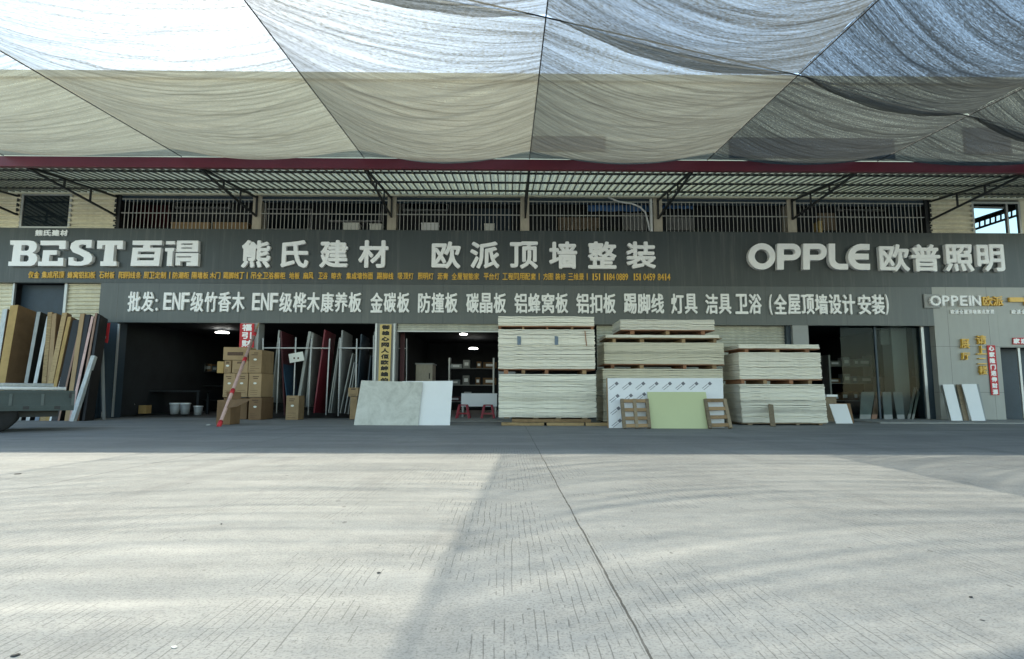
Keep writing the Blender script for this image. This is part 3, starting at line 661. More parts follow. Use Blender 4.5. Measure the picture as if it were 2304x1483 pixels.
def strip_sign(name, label, cat, q4, Y, m, txt, mt, lead=.06, bold=.012, vertical=True):
    """flat board with characters laid along it; q4 = TL,TR,BR,BL pixels"""
    TL, TR, BR, BL = [P(u, v, Y) for u, v in q4]
    t = thing(name, label, cat, (BL+BR)/2)
    MB().slab4([TL, TR, BR, BL], (0, .02, 0)).build('board', m, t)
    n = len(txt); dn = (BL-TL); ac = (TR-TL)
    for i, ch in enumerate(txt):
        if vertical:
            a = TL+dn*((i+1-lead)/n)+ac*.16; uz = -dn.normalized(); H = dn.length/n*(1-2*lead); ux = ac.normalized(); W = ac.length*.68
        else:
            a = TL+dn*.9+ac*((i+lead)/n); uz = -dn.normalized(); H = dn.length*.8; ux = ac.normalized(); W = ac.length/n*(1-2*lead)
        letter(ch, a-Vector((0, .001, 0)), ux, uz, Vector((0,-1,0)), W, H, bold, .004, mt, t)
    return t
strip_sign('banner', 'red paper banner with white characters on pillar above stacked cartons', 'banner', [(540,728),(572,728),(571,782),(538,782)], WY-.03, M['banner'], '福引财', M['letter'])
strip_sign('signboard', 'tall narrow yellow signboard with a column of black characters', 'sign', [(855,730),(881,730),(877,862),(851,862)], WY-.06, M['yellow_sign'], '御雄心网人佢欧蚌雄伯', M['black'], .1)
strip_sign('couplet', 'red paper couplet with white characters beside the showroom door', 'couplet', [(2221,777),(2239,777),(2249,889),(2231,889)], WY-.03, M['banner'], '心家隆门进伸财源', M['letter'], .08, .010)
strip_sign('couplet', 'horizontal red paper strip over the showroom door', 'couplet', [(2279,760),(2345,760),(2345,775),(2279,775)], WY-.03, M['banner'], '家迎百福', M['letter'], .06, .012, False)

# ------------------------------------------------------------------ board stacks
def sheet_mesh(name, L, D, T, m, seed):
    rnd = random.Random(seed); NX = 14; mb = MB(); vs = []; fs = []
    wv = [rnd.uniform(-1, 1)*.005 for _ in range(NX+1)]; ed = [rnd.uniform(-1, 1)*.010 for _ in range(NX+1)]
    for i in range(NX+1):
        x = -L/2+L*i/NX
        for (y, z) in ((0+ed[i], 0), (D, 0), (D, T), (0+ed[i]*.6, T)): vs.append((x, y, z+wv[i]))
    for i in range(NX):
        for k in range(4): a = i*4+k; b = i*4+(k+1)%4; fs.append((a, b, b+4, a+4))
    fs.append((3,2,1,0)); fs.append(tuple(NX*4+k for k in range(4)))
    o = mb.add(vs, fs).build(name, m); me = o.data; bpy.data.objects.remove(o); return me
def bundle(u0, u1, v0, v1, Y, D, m, label, group, th=.031, jx=.008, lean=0, seed=0):
    a = P(u0, v1, Y); b = P(u1, v0, Y); x0, x1, z0, z1 = a.x, b.x, a.z, b.z
    z0 = P((u0+u1)/2, v1, Y).z; z1 = P((u0+u1)/2, v0, Y).z
    n = max(2, round((z1-z0)/th)); T = (z1-z0)/n; rnd = random.Random(seed+11)
    mes = [sheet_mesh('board_sheet', x1-x0, D, T*(.93, .80, .88, .68, .95)[k], m, seed*10+k) for k in range(5)]
    for i in range(n):
        o = bpy.data.objects.new('board_sheet', rnd.choice(mes)); COL.objects.link(o)
        o.location = ((x0+x1)/2+rnd.uniform(-1, 1)*jx+lean*(i/n-.5), Y+rnd.uniform(-.016, .016)+(rnd.random() < .12)*.02, z0+T*i)
        o.rotation_euler = (0, 0, rnd.uniform(-.003, .003))
        tag(o, label, 'board', group)
    return x0, x1, z0, z1
def bearer(x0, x1, Y, D, z0, z1, label, posn, m=None, deck=True, bw=.10, group='timber pallets between the bundles'):
    t = thing('pallet', label, 'pallet', ((x0+x1)/2, Y, z0), group); m = m or M['wood_red']; h = z1-z0
    dk = .03 if deck else 0
    if deck: MB().box(x0, x1, Y+.01, Y+D-.02, z1-dk, z1-.004).build('deck', m, t)
    src = None
    for k, fx in enumerate(posn):
        x = x0+(x1-x0)*fx; wv = bw*random.uniform(.8, 1.2)
        MB().box(x-wv/2, x+wv/2, Y+random.uniform(0, .03), Y+D-.05, z0+.003, z1-dk-.003).build('block', M['wood'] if k % 2 else m, t)
    return t
# stack one
Y1 = 14.85; D1 = 1.2
g1 = G(1230, 958); Y1 = g1.y
t = thing('pallet', 'low timber pallet of stacked beams under the first board stack', 'pallet', (P(1230, 958, Y1).x, Y1, 0))
xa, xb = P(1128, 950, Y1).x, P(1368, 950, Y1).x
for k, (fa, fb) in enumerate(((0, .40), (.425, .775), (.79, 1.))):
    MB().box(xa+(xb-xa)*fa, xa+(xb-xa)*fb, Y1-.02, Y1+.12, .0, P(1230, 951, Y1).z).build('beam', M['wood_pale'], t, bevel=.006)
MB().box(P(1152, 945, Y1).x, P(1330, 945, Y1).x, Y1+.02, Y1+1.15, P(1230, 950.5, Y1).z+.004, P(1230, 943, Y1).z).build('beam', M['wood'], t)
for u in (1140, 1206, 1257, 1316): MB().box(P(u-6, 945, Y1).x, P(u+6, 945, Y1).x, Y1+.03, Y1+1.1, P(1230, 942.5, Y1).z+.003, P(1230, 939, Y1).z-.003).build('block', M['wood_grey'], t)
x0, x1, za, zb = bundle(1122, 1341, 842, 939, Y1, D1, M['pale'], 'cream board sheet in bottom bundle of first stack, beside red stools', 'sheets in bottom bundle of first stack', seed=1)
x0, x1, zc, zd = bundle(1121, 1338, 741, 830, Y1, D1, M['cream'], 'cream board sheet in middle bundle of first stack, bearing blue stamps', 'sheets in middle bundle of first stack', seed=2, th=.034, jx=.012)
bearer(x0, x1, Y1, D1, zb, zc, 'reddish pallet above the bottom bundle of first stack', (.08, .26, .50, .89))
x0, x1, ze, zf = bundle(1121, 1337, 712, 733, Y1, D1, M['pale'], 'cream board sheet in thin top bundle of first stack', 'sheets in top bundle of first stack', seed=3)
bearer(x0, x1, Y1, D1, zd, ze, 'thin dark pallet below the top bundle of first stack', (.02, .26, .51, .77, .98), M['wood_red'], True, .05)
for u in (1168, 1252): tag(MB().slab4([P(u-4, 756, Y1-.02), P(u+4, 757, Y1-.02), P(u+4, 776, Y1-.02), P(u-4, 776, Y1-.02)], (0, .015, 0)).build('ink_stamp', plain('blue_stamp', (.16,.21,.27), .8, .4, 30)), 'small blue stencil stamp on first stack, ' + ('nearer the open shop' if u < 1200 else 'nearer the red mark'), 'stamp', 'blue stamps on the first stack')
tag(MB().slab4([P(1315, 744, Y1-.02), P(1317, 744, Y1-.02), P(1321, 778, Y1-.02), P(1319, 778, Y1-.02)], (0, .015, 0)).build('chalk_mark', M['wood_red']), 'thin dashed red chalk mark down the first stack', 'mark')
# stack two
Y2 = G(1480, 955).y; D2 = 1.22
x0, x1, zz, z1 = bundle(1358, 1626, 830, 948, Y2, D2, M['cream2'], 'rough cream board sheet in bottom bundle behind printed film board', 'sheets in bottom bundle of second stack', seed=4, th=.036)
bearer(x0, x1, Y2, D2, 0, zz, 'low pallet on the ground under second board stack', (.05, .5, .95), M['wood_grey'])
x0, x1, z2, z3 = bundle(1360, 1628, 771, 819, Y2, D2, M['cream2'], 'rough cream board sheet in third bundle down of second stack', 'sheets in third bundle of second stack', seed=5)
bearer(x0, x1, Y2, D2, z1, z2, 'reddish pallet between the two lowest bundles of second stack', (.07, .31, .67, .92))
x0, x1, z4, z5 = bundle(1363, 1618, 753, 760, Y2, D2, M['pale'], 'cream board sheet in very thin second bundle of second stack', 'sheets in thin bundle of second stack', seed=6)
bearer(P(1364, 760, Y2).x, P(1624, 760, Y2).x, Y2, D2, z3, z4, 'orange brown pallet carrying the very thin bundle of second stack', (.07, .31, .67, .94), M['wood'])
x0, x1, z6, z7 = bundle(1396, 1607, 719, 742, Y2, D2, M['cream'], 'cream board sheet in topmost bundle of second stack', 'sheets in topmost bundle of second stack', seed=7)
bearer(x0+.02, x1, Y2, D2, z5, z6, 'dark pallet under topmost bundle of second stack', (.12, .50, .88), M['wood_red'])
# stack three
Y3 = G(1765, 957).y; D3 = 1.22
x0, x1, zz, z1 = bundle(1669, 1856, 864, 951, Y3, D3, M['cream'], 'cream board sheet in bottom bundle of third stack, behind leaning timber', 'sheets in bottom bundle of third stack', seed=8, th=.033, jx=.012, lean=-.05)
bearer(x0, x1, Y3, D3, 0, zz, 'low dark pallet on the ground under third board stack', (.1, .38, .66, .93), M['wood_grey'])
x0, x1, z2, z3 = bundle(1665, 1846, 793, 853, Y3, D3, M['cream'], 'cream board sheet in middle bundle of third stack', 'sheets in middle bundle of third stack', seed=9, jx=.014)
bearer(x0, x1, Y3, D3, z1, z2, 'reddish pallet between the two bundles of third stack', (.04, .31, .63, .86))
x0, x1, z4, z5 = bundle(1662, 1843, 774, 784, Y3, D3, M['pale'], 'cream board sheet in thin top bundle of third stack', 'sheets in top bundle of third stack', seed=12)
bearer(x0, x1, Y3, D3, z3, z4, 'brown pallet below the thin top bundle of third stack', (.1, .48, .85))

# ------------------------------------------------------------------ leaning panels and bits in front of the stacks
def leaner(name, label, cat, q4, Yb, Yt, m, th=.018, group=None):
    TL, TR, BR, BL = q4
    pts = [P(*TL, Yt), P(*TR, Yt), P(*BR, Yb), P(*BL, Yb)]
    pts[2].z = pts[3].z = (.036 if BL[0] > 1920 else .002)
    n = (pts[1]-pts[2]).cross(pts[3]-pts[2]).normalized(); n = -n if n.y < 0 else n
    return tag(MB().slab4(pts, n*th).build(name, m), label, cat, group)
Yp = G(880, 957).y
leaner('wall_panel', 'plain white panel leaning behind the grey marbled one', 'panel', [(905,858),(1019,857),(1012,957),(900,957)], Yp+.06, Yp+.50, M['white'])
mp = leaner('wall_panel', 'grey marbled panel leaning in front of white one', 'panel', [(813,856),(951,860),(940,957),(796,956)], Yp, Yp+.42, M['marble'])
# printed film board with its repeated marks
Yf = G(1380, 963).y
fq = [(1367,851), (1626,851), (1630,962), (1370,963)]; Yft = Yf+.40
fb = thing('film_board', 'white board in printed protective film leaning on second stack', 'board', P(1500, 963, Yf))
pts = [P(*fq[0], Yft), P(*fq[1], Yft), P(*fq[2], Yf), P(*fq[3], Yf)]
nrm = (pts[1]-pts[2]).cross(pts[3]-pts[2]).normalized(); nrm = -nrm if nrm.y < 0 else nrm
MB().slab4(pts, nrm*.02).build('panel', M['film'], fb)
MB().slab4([pts[0]-Vector((.03,0,0)), pts[0]-Vector((.004,0,0)), pts[3]-Vector((.004,0,0)), pts[3]-Vector((.03,0,0))], nrm*.03).build('edge_strip', M['wood'], fb)
ink = plain('film_ink', (.16,.16,.18), .6, .3, 30)
ax = (pts[1]-pts[0]).normalized(); dn = (pts[3]-pts[0]).normalized()
spots = [(1380+30*k, 869) for k in range(8)] + [(1382, 897), (1412, 896), (1442, 893)] + [(1384, 925)] + [(1387, 953)]
for (u, v) in spots:
    f = (v-851)/112; y = Yft+(Yf-Yft)*f; c = P(u, v, y)-nrm*.002
    ux = (ax*.78-dn*.62).normalized(); uz = (ax*.62+dn*-.78)*1; uz = (uz-ux*uz.dot(ux)).normalized()
    mb = MB()
    for (a0, b0, w0) in ((-.13, .05, .035), (.07, .15, .075)):
        for off in ((-.5, .5) if a0 < 0 else (0,)):
            p0, p1 = c+ux*a0+uz*(off*.05), c+ux*b0+uz*(off*.05)
            mb.bar(p0, p1, .004, w0*(.35 if a0 < 0 else 1), nrm)
    mb.build('printed_mark', ink, fb)
leaner('wall_panel', 'smooth pale green panel leaning between two small pallets', 'panel', [(1456,882),(1588,882),(1601,963),(1466,963)], Yf-.18, Yf+.08, M['green'])
def small_pallet(label, q4, Yb, Yt, rails, slats, thick=.09):
    TL, TR, BR, BL = [P(*q4[0], Yt), P(*q4[1], Yt), P(*q4[2], Yb), P(*q4[3], Yb)]
    t = thing('pallet', label, 'pallet', (BL+BR)/2)
    n = (TR-BR).cross(BL-BR).normalized(); n = -n if n.y < 0 else n
    for f in rails:
        a, b = BL.lerp(BR, f), TL.lerp(TR, f)
        a = Vector(a)+n*thick/2; b = Vector(b)+n*thick/2
        MB().bar(a, b, .075, thick, (BR-BL).normalized()).build('rail', M['wood_grey'], t)
    for f in slats:
        a, b = BL.lerp(TL, f)+n*.02, BR.lerp(TR, f)+n*.02
        MB().bar(a+(b-a)*.03, b-(b-a)*.03, .022, .085, n).build('slat', M['wood'], t)
    return t
small_pallet('small weathered pallet with centre rail leaning against printed film', [(1396,897),(1459,897),(1465,962),(1402,963)], Yf-.30, Yf-.02, (.06, .5, .95), (.08, .33, .62, .93))
small_pallet('small narrow pallet like a ladder leaning beside green panel', [(1585,897),(1634,897),(1648,962),(1597,963)], Yf-.30, Yf-.02, (.05, .94), (.1, .37, .66, .95))
a = G(1739, 960); b = P(1734, 911, Y3-.03)
tag(MB().bar(a+Vector((0,-.0,.0)), b, .12, .04).build('timber_offcut', M['wood_grey']), 'short weathered timber offcut leaning against third stack', 'timber')
# right of stack three
Yq = G(1890, 953).y
leaner('wall_panel', 'brown backed panel standing behind small white panel near the third stack', 'panel', [(1876,907),(1913,908),(1922,950),(1885,951)], Yq+.25, Yq+.5, M['carton_d'])
leaner('wall_panel', 'small square white panel leaning at corner of third stack', 'panel', [(1866,909),(1905,909),(1919,953),(1881,954)], Yq, Yq+.25, M['white'])
cb = thing('crate', 'low grey crate with a white lid behind small white panel', 'crate', P(1880, 935, Yq+1.2))
p0, p1 = P(1856, 893, Yq+1.2), P(1884, 940, Yq+1.2)
MB().box(p0.x, p1.x, Yq+1.2, Yq+1.7, .0, p0.z).build('body', M['wood_grey'], cb); MB().box(p0.x+.03, p1.x+.02, Yq+1.15, Yq+1.72, p0.z+.003, p0.z+.07).build('lid', M['white'], cb)
# tile room panels
for i, (q4, m, lab) in enumerate((
    ([(1938,882),(1968,882),(1958,934),(1934,934)], 'grey_board', 'wide dark grey board leaning inside the glazed tile room'),
    ([(1971,881),(1984,881),(1972,935),(1960,935)], 'bronze', 'narrow brownish board leaning inside the glazed tile room'),
    ([(1985,882),(2005,882),(2008,935),(1989,935)], 'pillar_grey', 'pale grey board standing inside the glazed tile room'),
    ([(2009,882),(2030,882),(2035,935),(2019,935)], 'pillar_grey', 'tapering pale board beside pale grey board in tile room'),
    ([(2057,871),(2063,871),(2047,936),(2041,936)], 'grey_board', 'thin tall board leaning first against inner column'),
    ([(2066,872),(2072,872),(2056,936),(2051,936)], 'grey_board', 'thin tall board leaning second against inner column'))):
    leaner('wall_panel', lab, 'panel', q4, WY+.25, WY+.75, M[m], .03)
MB_ = P(1987, 848, WY+2); MBb = P(2042, 880, WY+2)
ct = thing('counter', 'pale grey counter at back of the glazed tile room', 'counter', (MB_.x, WY+2, 0))
MB().box(MB_.x, MBb.x, WY+2, WY+2.6, .04, MB_.z-.06).build('body', M['grey_board'], ct); MB().box(MB_.x-.05, MBb.x+.05, WY+1.95, WY+2.65, MB_.z-.057, MB_.z).build('top', M['pillar_grey'], ct)
p0, p1 = P(1980, 742, WY+1), P(2030, 776, WY+1)
tag(MB().box(p0.x, p1.x, WY+1, WY+1.05, p1.z, p0.z).build('hanging_board', M['grey_board']), 'dark grey board hanging under ceiling of glazed tile room', 'board')
# showroom wall boards
Yr = WY-.75
leaner('wall_panel', 'grey panel edge behind first white plank at showroom wall', 'panel', [(2118,866),(2126,866),(2141,943),(2135,944)], Yr+.08, Yr+.75, M['grey_board'])
leaner('wall_panel', 'tall white plank nearer the dark glazed column', 'panel', [(2121,865),(2146,865),(2166,945),(2141,946)], Yr, Yr+.6, M['white'])
leaner('wall_panel', 'narrow brownish plank between the two white planks', 'panel', [(2152,865),(2162,865),(2181,944),(2169,945)], Yr+.1, Yr+.72, M['wood_grey'])
leaner('wall_panel', 'grey panel edge behind white plank nearer the couplet', 'panel', [(2190,865),(2202,864),(2219,944),(2208,945)], Yr+.1, Yr+.72, M['pillar_grey'])
leaner('wall_panel', 'tall white plank nearer the red couplet', 'panel', [(2164,864),(2197,864),(2217,945),(2187,946)], Yr, Yr+.6, M['white'])

# ------------------------------------------------------------------ cartons by the pillar
def carton(u0, u1, v0, v1, Y, D, label, m='carton', marks=True, flap=False, dot=True):
    a, b = P(u0, v1, Y), P(u1, v0, Y); x0, x1 = P(u0, (v0+v1)/2, Y).x, P(u1, (v0+v1)/2, Y).x
    z0, z1 = max(0, a.z), b.z
    t = thing('carton', label, 'carton', ((x0+x1)/2, Y, z0), 'cardboard cartons piled by the pillar')
    MB().box(x0+.004, x1-.004, Y, Y+D, z0+.003, z1-.004).build('box', M[m], t, bevel=.008)
    w, h = x1-x0, z1-z0; q_ = random.Random(u0*7+v0)
    if marks:
        for k in range(2): ww = w*q_.uniform(.3, .5); zz = z0+h*(.86-.06*k*1.3); xx = x0+w*.5+q_.uniform(-.03, .03); MB().box(xx-ww/2, xx+ww/2, Y-.002, Y-.0005, zz-.012, zz+.012).build('print', M['print'], t)
        for k in range(3): ww = w*q_.uniform(.3, .7); zz = z0+h*(.1+.09*k); MB().box(x0+w*.15, x0+w*.15+ww, Y-.002, Y-.0005, zz-.004, zz+.004).build('print', M['print'], t)
    if dot: MB().lathe((0, 0, 0), [(.05, 0), (.05, .002)], 14).build('label', M['paper'], t).matrix_basis = Matrix.Translation((x0+w*.5-t.location.x*0, Y-.0005, z0+h*.58)) @ Matrix.Rotation(rad(90), 4, 'X') @ Matrix.Diagonal((1, .6, 1, 1))
    if flap:
        MB().slab4([(x0+w*.9, Y-.02, z1), (x1+.55, Y+.05, z1+.04), (x1+.30, Y-.30, z1-.16), (x1+.02, Y-.28, z1-.20)], (0, .004, .008)).build('flap', M[m], t)
        MB().slab4([(x0-.02, Y+D*.9, z1+.22), (x1, Y+D*.9, z1+.20), (x1, Y+D-.01, z1), (x0, Y+D-.01, z1)], (0, .008, 0)).build('flap', M[m], t)
    return t
Yc = G(560, 945).y; Yo = G(503, 956).y
carton(559, 588, 894, 945, Yc, .9, 'brown carton at bottom of column by the rack', 'carton_d')
carton(559, 588, 840, 893.5, Yc, .9, 'brown carton in middle of column by the rack')
carton(559, 589, 787, 839.5, Yc, .9, 'tall brown carton on top of column by the rack')
carton(502, 529, 840, 894, Yc, .8, 'brown carton in second row below the small slit carton')
carton(529.5, 557.5, 840, 893.5, Yc, .8, 'brown carton in second row behind the striped pole')
carton(504, 520, 811, 839.5, Yc+.05, .5, 'small upright carton beside a wider one on second row')
carton(522, 558, 811, 839.5, Yc, .6, 'wide low carton behind the striped pole on second row', dot=False)
carton(488, 503.5, 813, 839.5, Yc+.1, .4, 'small pale carton overhanging edge of second row', 'carton_y', False, dot=False)
tp = carton(502, 558, 781, 810.5, Yc+.02, .6, 'wide printed carton topmost under the red banner', marks=False, dot=False)
pa, pb = P(512, 792, Yc+.015), P(547, 800, Yc+.015); MB().box(pa.x, pb.x, Yc+.0165, Yc+.0185, pb.z, pa.z).build('print', M['print'], tp)
carton(487, 519, 900, 956, Yo, .55, 'open carton with raised flaps under the striped pole', 'carton_d', False, True, False)
MBx = carton(502, 556, 895, 944, Yc+.35, .4, 'brown carton hidden behind open carton', 'carton_d')
Yk = G(655, 945).y
sc_ = carton(643, 672, 890, 945, Yk, .5, 'single upright carton standing in front of panel rack')
carton(787, 803, 893, 944, G(790, 944).y, .3, 'reddish carton half hidden behind marbled panel, lower of two', 'carton', False, dot=False)
carton(783, 806, 872, 892.5, G(790, 944).y, .35, 'small taped carton resting on half hidden carton', 'carton', True, dot=False)
# striped pole
pa, pb = G(493, 958, .02), P(577, 741, Yc-.05)
po = thing('pole', 'long pink wrapped pole with red bands leaning over cartons', 'pole', pa)
MB().tube([pa, pb], .045, 8).build('shaft', M['pole_pink'], po, True)
for f in (.015, .30, .63, .93): c = pa.lerp(pb, f); d = (pb-pa).normalized()*.09; MB().tube([c-d, c+d], .055, 8).build('band', M['banner'], po, True)
tp = pb+(pb-pa).normalized()*.35
MB().tube([pb, tp], [.04, .02], 6).build('tip', M['wood_pale'], po)

# ------------------------------------------------------------------ panel rack
YR = WY+.1
rk = thing('panel_rack', 'white pipe rack holding upright sample panels in second opening', 'rack', P(720, 940, YR))
for (ua, ub) in ((592, 743), (763, 848)): MB().tube([P(ua, 783, YR), P(ub, 783.5, YR)], .022, 8).build('rail', M['pipe'], rk, True)
for (ua, va, ub, vb) in ((592,761,592,800),(629,760,622,930),(666,759,659,934),(701,762,693,934),(742,762,733,934),(766,760,761,936),(803,762,799,934),(841,755,838,934)):
    a, b = P(ua, va, YR-.03), P(ub, vb, YR-.03); b.z = max(b.z, .0) if vb > 850 else b.z
    MB().tube([a, b], .022, 8).build('post', M['pipe'], rk, True)
def stick(name, label, cat, top, bot, wpx, m, Yb, Yt, depth, group=None, drop=True):
    a, b = P(*top, Yt), P(*bot, Yb); 
    if drop: d = (a-b); b = a - d*((a.z)/(d.z)) if abs(d.z) > .01 else b
    wd = wpx*Yb/F; d = (a-b).normalized(); n = Vector((0, 1, 0)); n = (n-d*n.dot(d)).normalized(); s_ = d.cross(n)
    q_ = [s_*(-wd/2), s_*(wd/2), s_*(wd/2)+n*depth, s_*(-wd/2)+n*depth]
    if s_.x < 0: q_ = [s_*(wd/2), s_*(-wd/2), s_*(-wd/2)+n*depth, s_*(wd/2)+n*depth]
    return tag(MB().hexa([b+k for k in q_]+[a+k for k in q_]).build(name, m), label, cat, group)
rp = [((628,743),(610,905),3,'grey_board',1.0,'grey edged tall panel standing first in rack'),
      ((632,745),(640,935),3,'maroon',1.1,'dark maroon panel behind first rack post'),
      ((634,800),(650,935),2,'blue_board',1.0,'dark blue panel standing low in rack'),
      ((697,746),(669,915),6,'grey_board',.9,'thick pale grey panel in rack behind paper note'),
      ((703,750),(690,915),5,'grey_board',1.1,'grey framed panel in middle of rack'),
      ((731,742),(706,929),3,'red',1.2,'bright red panel standing in rack'),
      ((764,760),(739,929),2,'grey_board',.8,'thin grey panel first in fan after red panel'),
      ((762,790),(744,930),2,'grey_board',.8,'thin grey panel second in fan after red panel'),
      ((770,743),(761,930),3,'pillar_grey',1.2,'tall pale panel with grey face in rack'),
      ((793,795),(765,930),2,'grey_board',.6,'thin sheet first in fan beside tall pale panel'),
      ((797,815),(775,930),2,'pillar_grey',.6,'thin sheet second in fan beside tall pale panel'),
      ((799,825),(783,932),2,'grey_board',.6,'thin sheet third in fan beside tall pale panel'),
      ((813,752),(800,930),3,'inner_blue',1.1,'dark teal panel near the yellow signboard'),
      ((834,800),(822,930),2,'inner_blue',.6,'narrow dark sheet near the yellow signboard'),
      ((843,746),(839,930),3,'pillar_grey',.9,'pale panel last in rack by yellow signboard')]
for top, bot, wp, m, dp, lab in rp: stick('sample_panel', lab, 'panel', top, bot, wp, M[m], YR+.05, YR+.15, dp, 'sample panels in the rack', False)
nq = [P(649,797,YR-.1), P(681,791,YR-.1), P(685,811,YR-.1), P(652,817,YR-.1)]
pn = thing('paper_note', 'white paper note tied to panel rack', 'note', nq[3])
MB().slab4(nq, (0, .004, 0)).build('sheet', M['paper'], pn)
for u in (662, 671): MB().box(P(u, 806, YR-.1).x-.025, P(u, 806, YR-.1).x+.025, YR-.104, YR-.1015, P(u, 808, YR-.1).z, P(u, 804, YR-.1).z).build('mark', M['print'], pn)

# ------------------------------------------------------------------ tall door packages leaning by the truck
lb = [((12,696),(-28,952),11,'wrap',.45,'grey film wrapped door package at far end of row'),
      ((33,687),(-12,950),18,'carton_y',.75,'widest golden cardboard door carton standing tallest in row'),
      ((88,702),(43,950),8,'grey_board',.35,'pale grey door slab beside the widest golden carton'),
      ((110,712),(62,950),8,'wrap',.40,'white film wrapped door slab beside the pale grey slab'),
      ((113,703),(92,950),10,'wood_pale',.35,'orange wood door edge between wrapped slabs'),
      ((123,706),(104,950),10,'carton',.40,'plain brown door carton with taped top'),
      ((129,746),(82,952),9,'blue_wrap',.35,'short blue grey film wrapped door slab'),
      ((146,704),(96,952),11,'wood_pale',.22,'golden timber door edge standing beside brown carton'),
      ((157,713),(106,952),8,'carton_y',.30,'narrow golden board next to the golden timber edge'),
      ((164,754),(112,952),4,'white',.22,'thin white plastic edged door slab'),
      ((172,720),(122,952),16,'dark_board_shaded_side',.40,'wide black door slab in middle of row'),
      ((183,722),(131,952),4,'bronze',.30,'thin bronze trimmed door slab'),
      ((186,706),(150,952),10,'carton',.30,'short cardboard strip standing behind black slab'),
      ((197,708),(152,952),13,'dark_board_shaded_side',.45,'wide black door slab near end of row'),
      ((209,712),(157,952),6,'pole_pink',.25,'pinkish brown door edge near end of row'),
      ((217,705),(174,952),5,'bronze',.30,'tall thin bronze edge at end of row'),
      ((222,709),(186,952),6,'dark_board_shaded_side',.40,'dark slab last before the shop opening')]
random.seed(5)
for i, (top, bot, wp, m, dp, lab) in enumerate(lb):
    dark = m in ('carton_y', 'carton', 'dark_board_shaded_side') and wp > 9
    st = stick('door_package', lab, 'door package', top, bot, wp, M['carton_d'] if m in ('carton_y', 'carton', 'wood_pale') else M['dark_board_shaded_side'] if m != 'wrap' or i % 2 else M['carton_d'], 16.75-.012*i, 17.35, dp*.9, 'door packages leaning in a row')  # side shade painted into the dark body; only the front edge keeps its colour
    if m != 'dark_board_shaded_side':
        vs = [v.co.copy() for v in st.data.vertices]; a_, b_ = vs[0], vs[1]; nn = (vs[3]-vs[0]).normalized(); k_ = nn*-.014
        ed_ = MB().hexa([vs[0]+k_, vs[1]+k_, vs[1]-nn*.002, vs[0]-nn*.002, vs[4]+k_, vs[5]+k_, vs[5]-nn*.002, vs[4]-nn*.002]).build('front_edge', M[m], st)
stick('wrapped_plank', 'long white film wrapped plank slanting out from row', 'plank', (209,800), (161,946), 9, M['wrap'], 16.4, 17.0, .12)
bd = thing('pipe_bundle', 'upright bundle of dark blue pipes by shop opening', 'pipes', P(214, 938, 17.6))
for k in range(5): MB().tube([P(207+4.4*k, 941, 17.6+.05*(k % 2))*1, P(213+4*k, 752, 17.8+.05*(k % 2))], .032, 8).build('pipe', M['inner_blue'], bd, True)
MB().tube([P(226,758,17.75), P(234,757,17.75)], .09, 8).build('wrap_end', M['wrap'], bd)
stick('plank', 'pale narrow plank standing upright beside blue pipes', 'plank', (229,772), (233,939), 6, M['pillar_grey'], 17.4, 17.5, .03)
tag(MB().slab4([P(237,728,17.9), P(247,726,17.9), P(241,772,17.9), P(236,770,17.9)], (0, .03, 0)).build('red_cloth', M['banner']), 'red cloth hanging at edge of the first opening', 'cloth')
sk = tag(MB().lathe(G(214, 942), [(.0,0),(.16,.02),(.19,.12),(.14,.22),(.05,.27)], 12).build('plastic_bag', M['wrap'], None, True), 'crumpled white plastic bag at foot of blue pipes', 'bag')

# ------------------------------------------------------------------ truck
YT = G(60, 968).y - .2
TX1 = P(168, 900, YT).x; zt1 = P(100, 880, YT).z; zt0 = P(100, 921, YT).z
tr = thing('truck', 'dark teal flatbed truck parked tail first before door packages', 'truck', (TX1, YT, 0))
BL_, BW = 4.2, 1.75
X0 = TX1-BL_
MB().box(X0, TX1, YT, YT+BW, zt0-.02, zt0+.06).build('bed_floor', M['truck'], tr)
def dropside(y0, y1):
    o = MB().box(X0, TX1, y0+.012, y1-.012, zt0+.062, zt1).build('dropside', M['truck'], tr)
    yf = y0
    MB().box(X0, TX1, yf-.01, yf+.010, zt1-.055, zt1+.01).build('side_rail', M['truck'], o)
    MB().box(X0, TX1, yf-.01, yf+.010, zt0+.03, zt0+.085).build('side_rail', M['truck'], o)
    for k in range(7): x = TX1-.03-.50*k; MB().box(x-.025, x+.025, yf-.012, yf+.009, zt0+.088, zt1-.058).build('side_rib', M['truck_rib'], o)
for k in range(4):
    x = TX1-.28-.5*k; MB().box(x-.05, x+.05, YT-.016, YT-.0125, zt0+.01, zt0+.075).build('hinge', M['darksteel'], tr)
MB().box(TX1-.10, TX1-.06, YT-.03, YT-.0125, zt1-.14, zt1-.02).build('latch', M['darksteel'], tr)
MB().box(TX1-1.78, TX1-1.74, YT+.08, YT+.36, .18, zt0-.025).build('mudflap', M['rubber'], tr)
dropside(YT, YT+.05); dropside(YT+BW-.05, YT+BW)
MB().box(TX1-.05, TX1, YT+.053, YT+BW-.053, zt0+.063, zt1-.003).build('tailgate', M['truck'], tr)
MB().box(X0-.5, TX1-.25, YT+.45, YT+.55, zt0-.16, zt0-.023).build('chassis_rail', M['darksteel'], tr)
MB().box(X0-.5, TX1-.25, YT+BW-.55, YT+BW-.45, zt0-.16, zt0-.023).build('chassis_rail', M['darksteel'], tr)
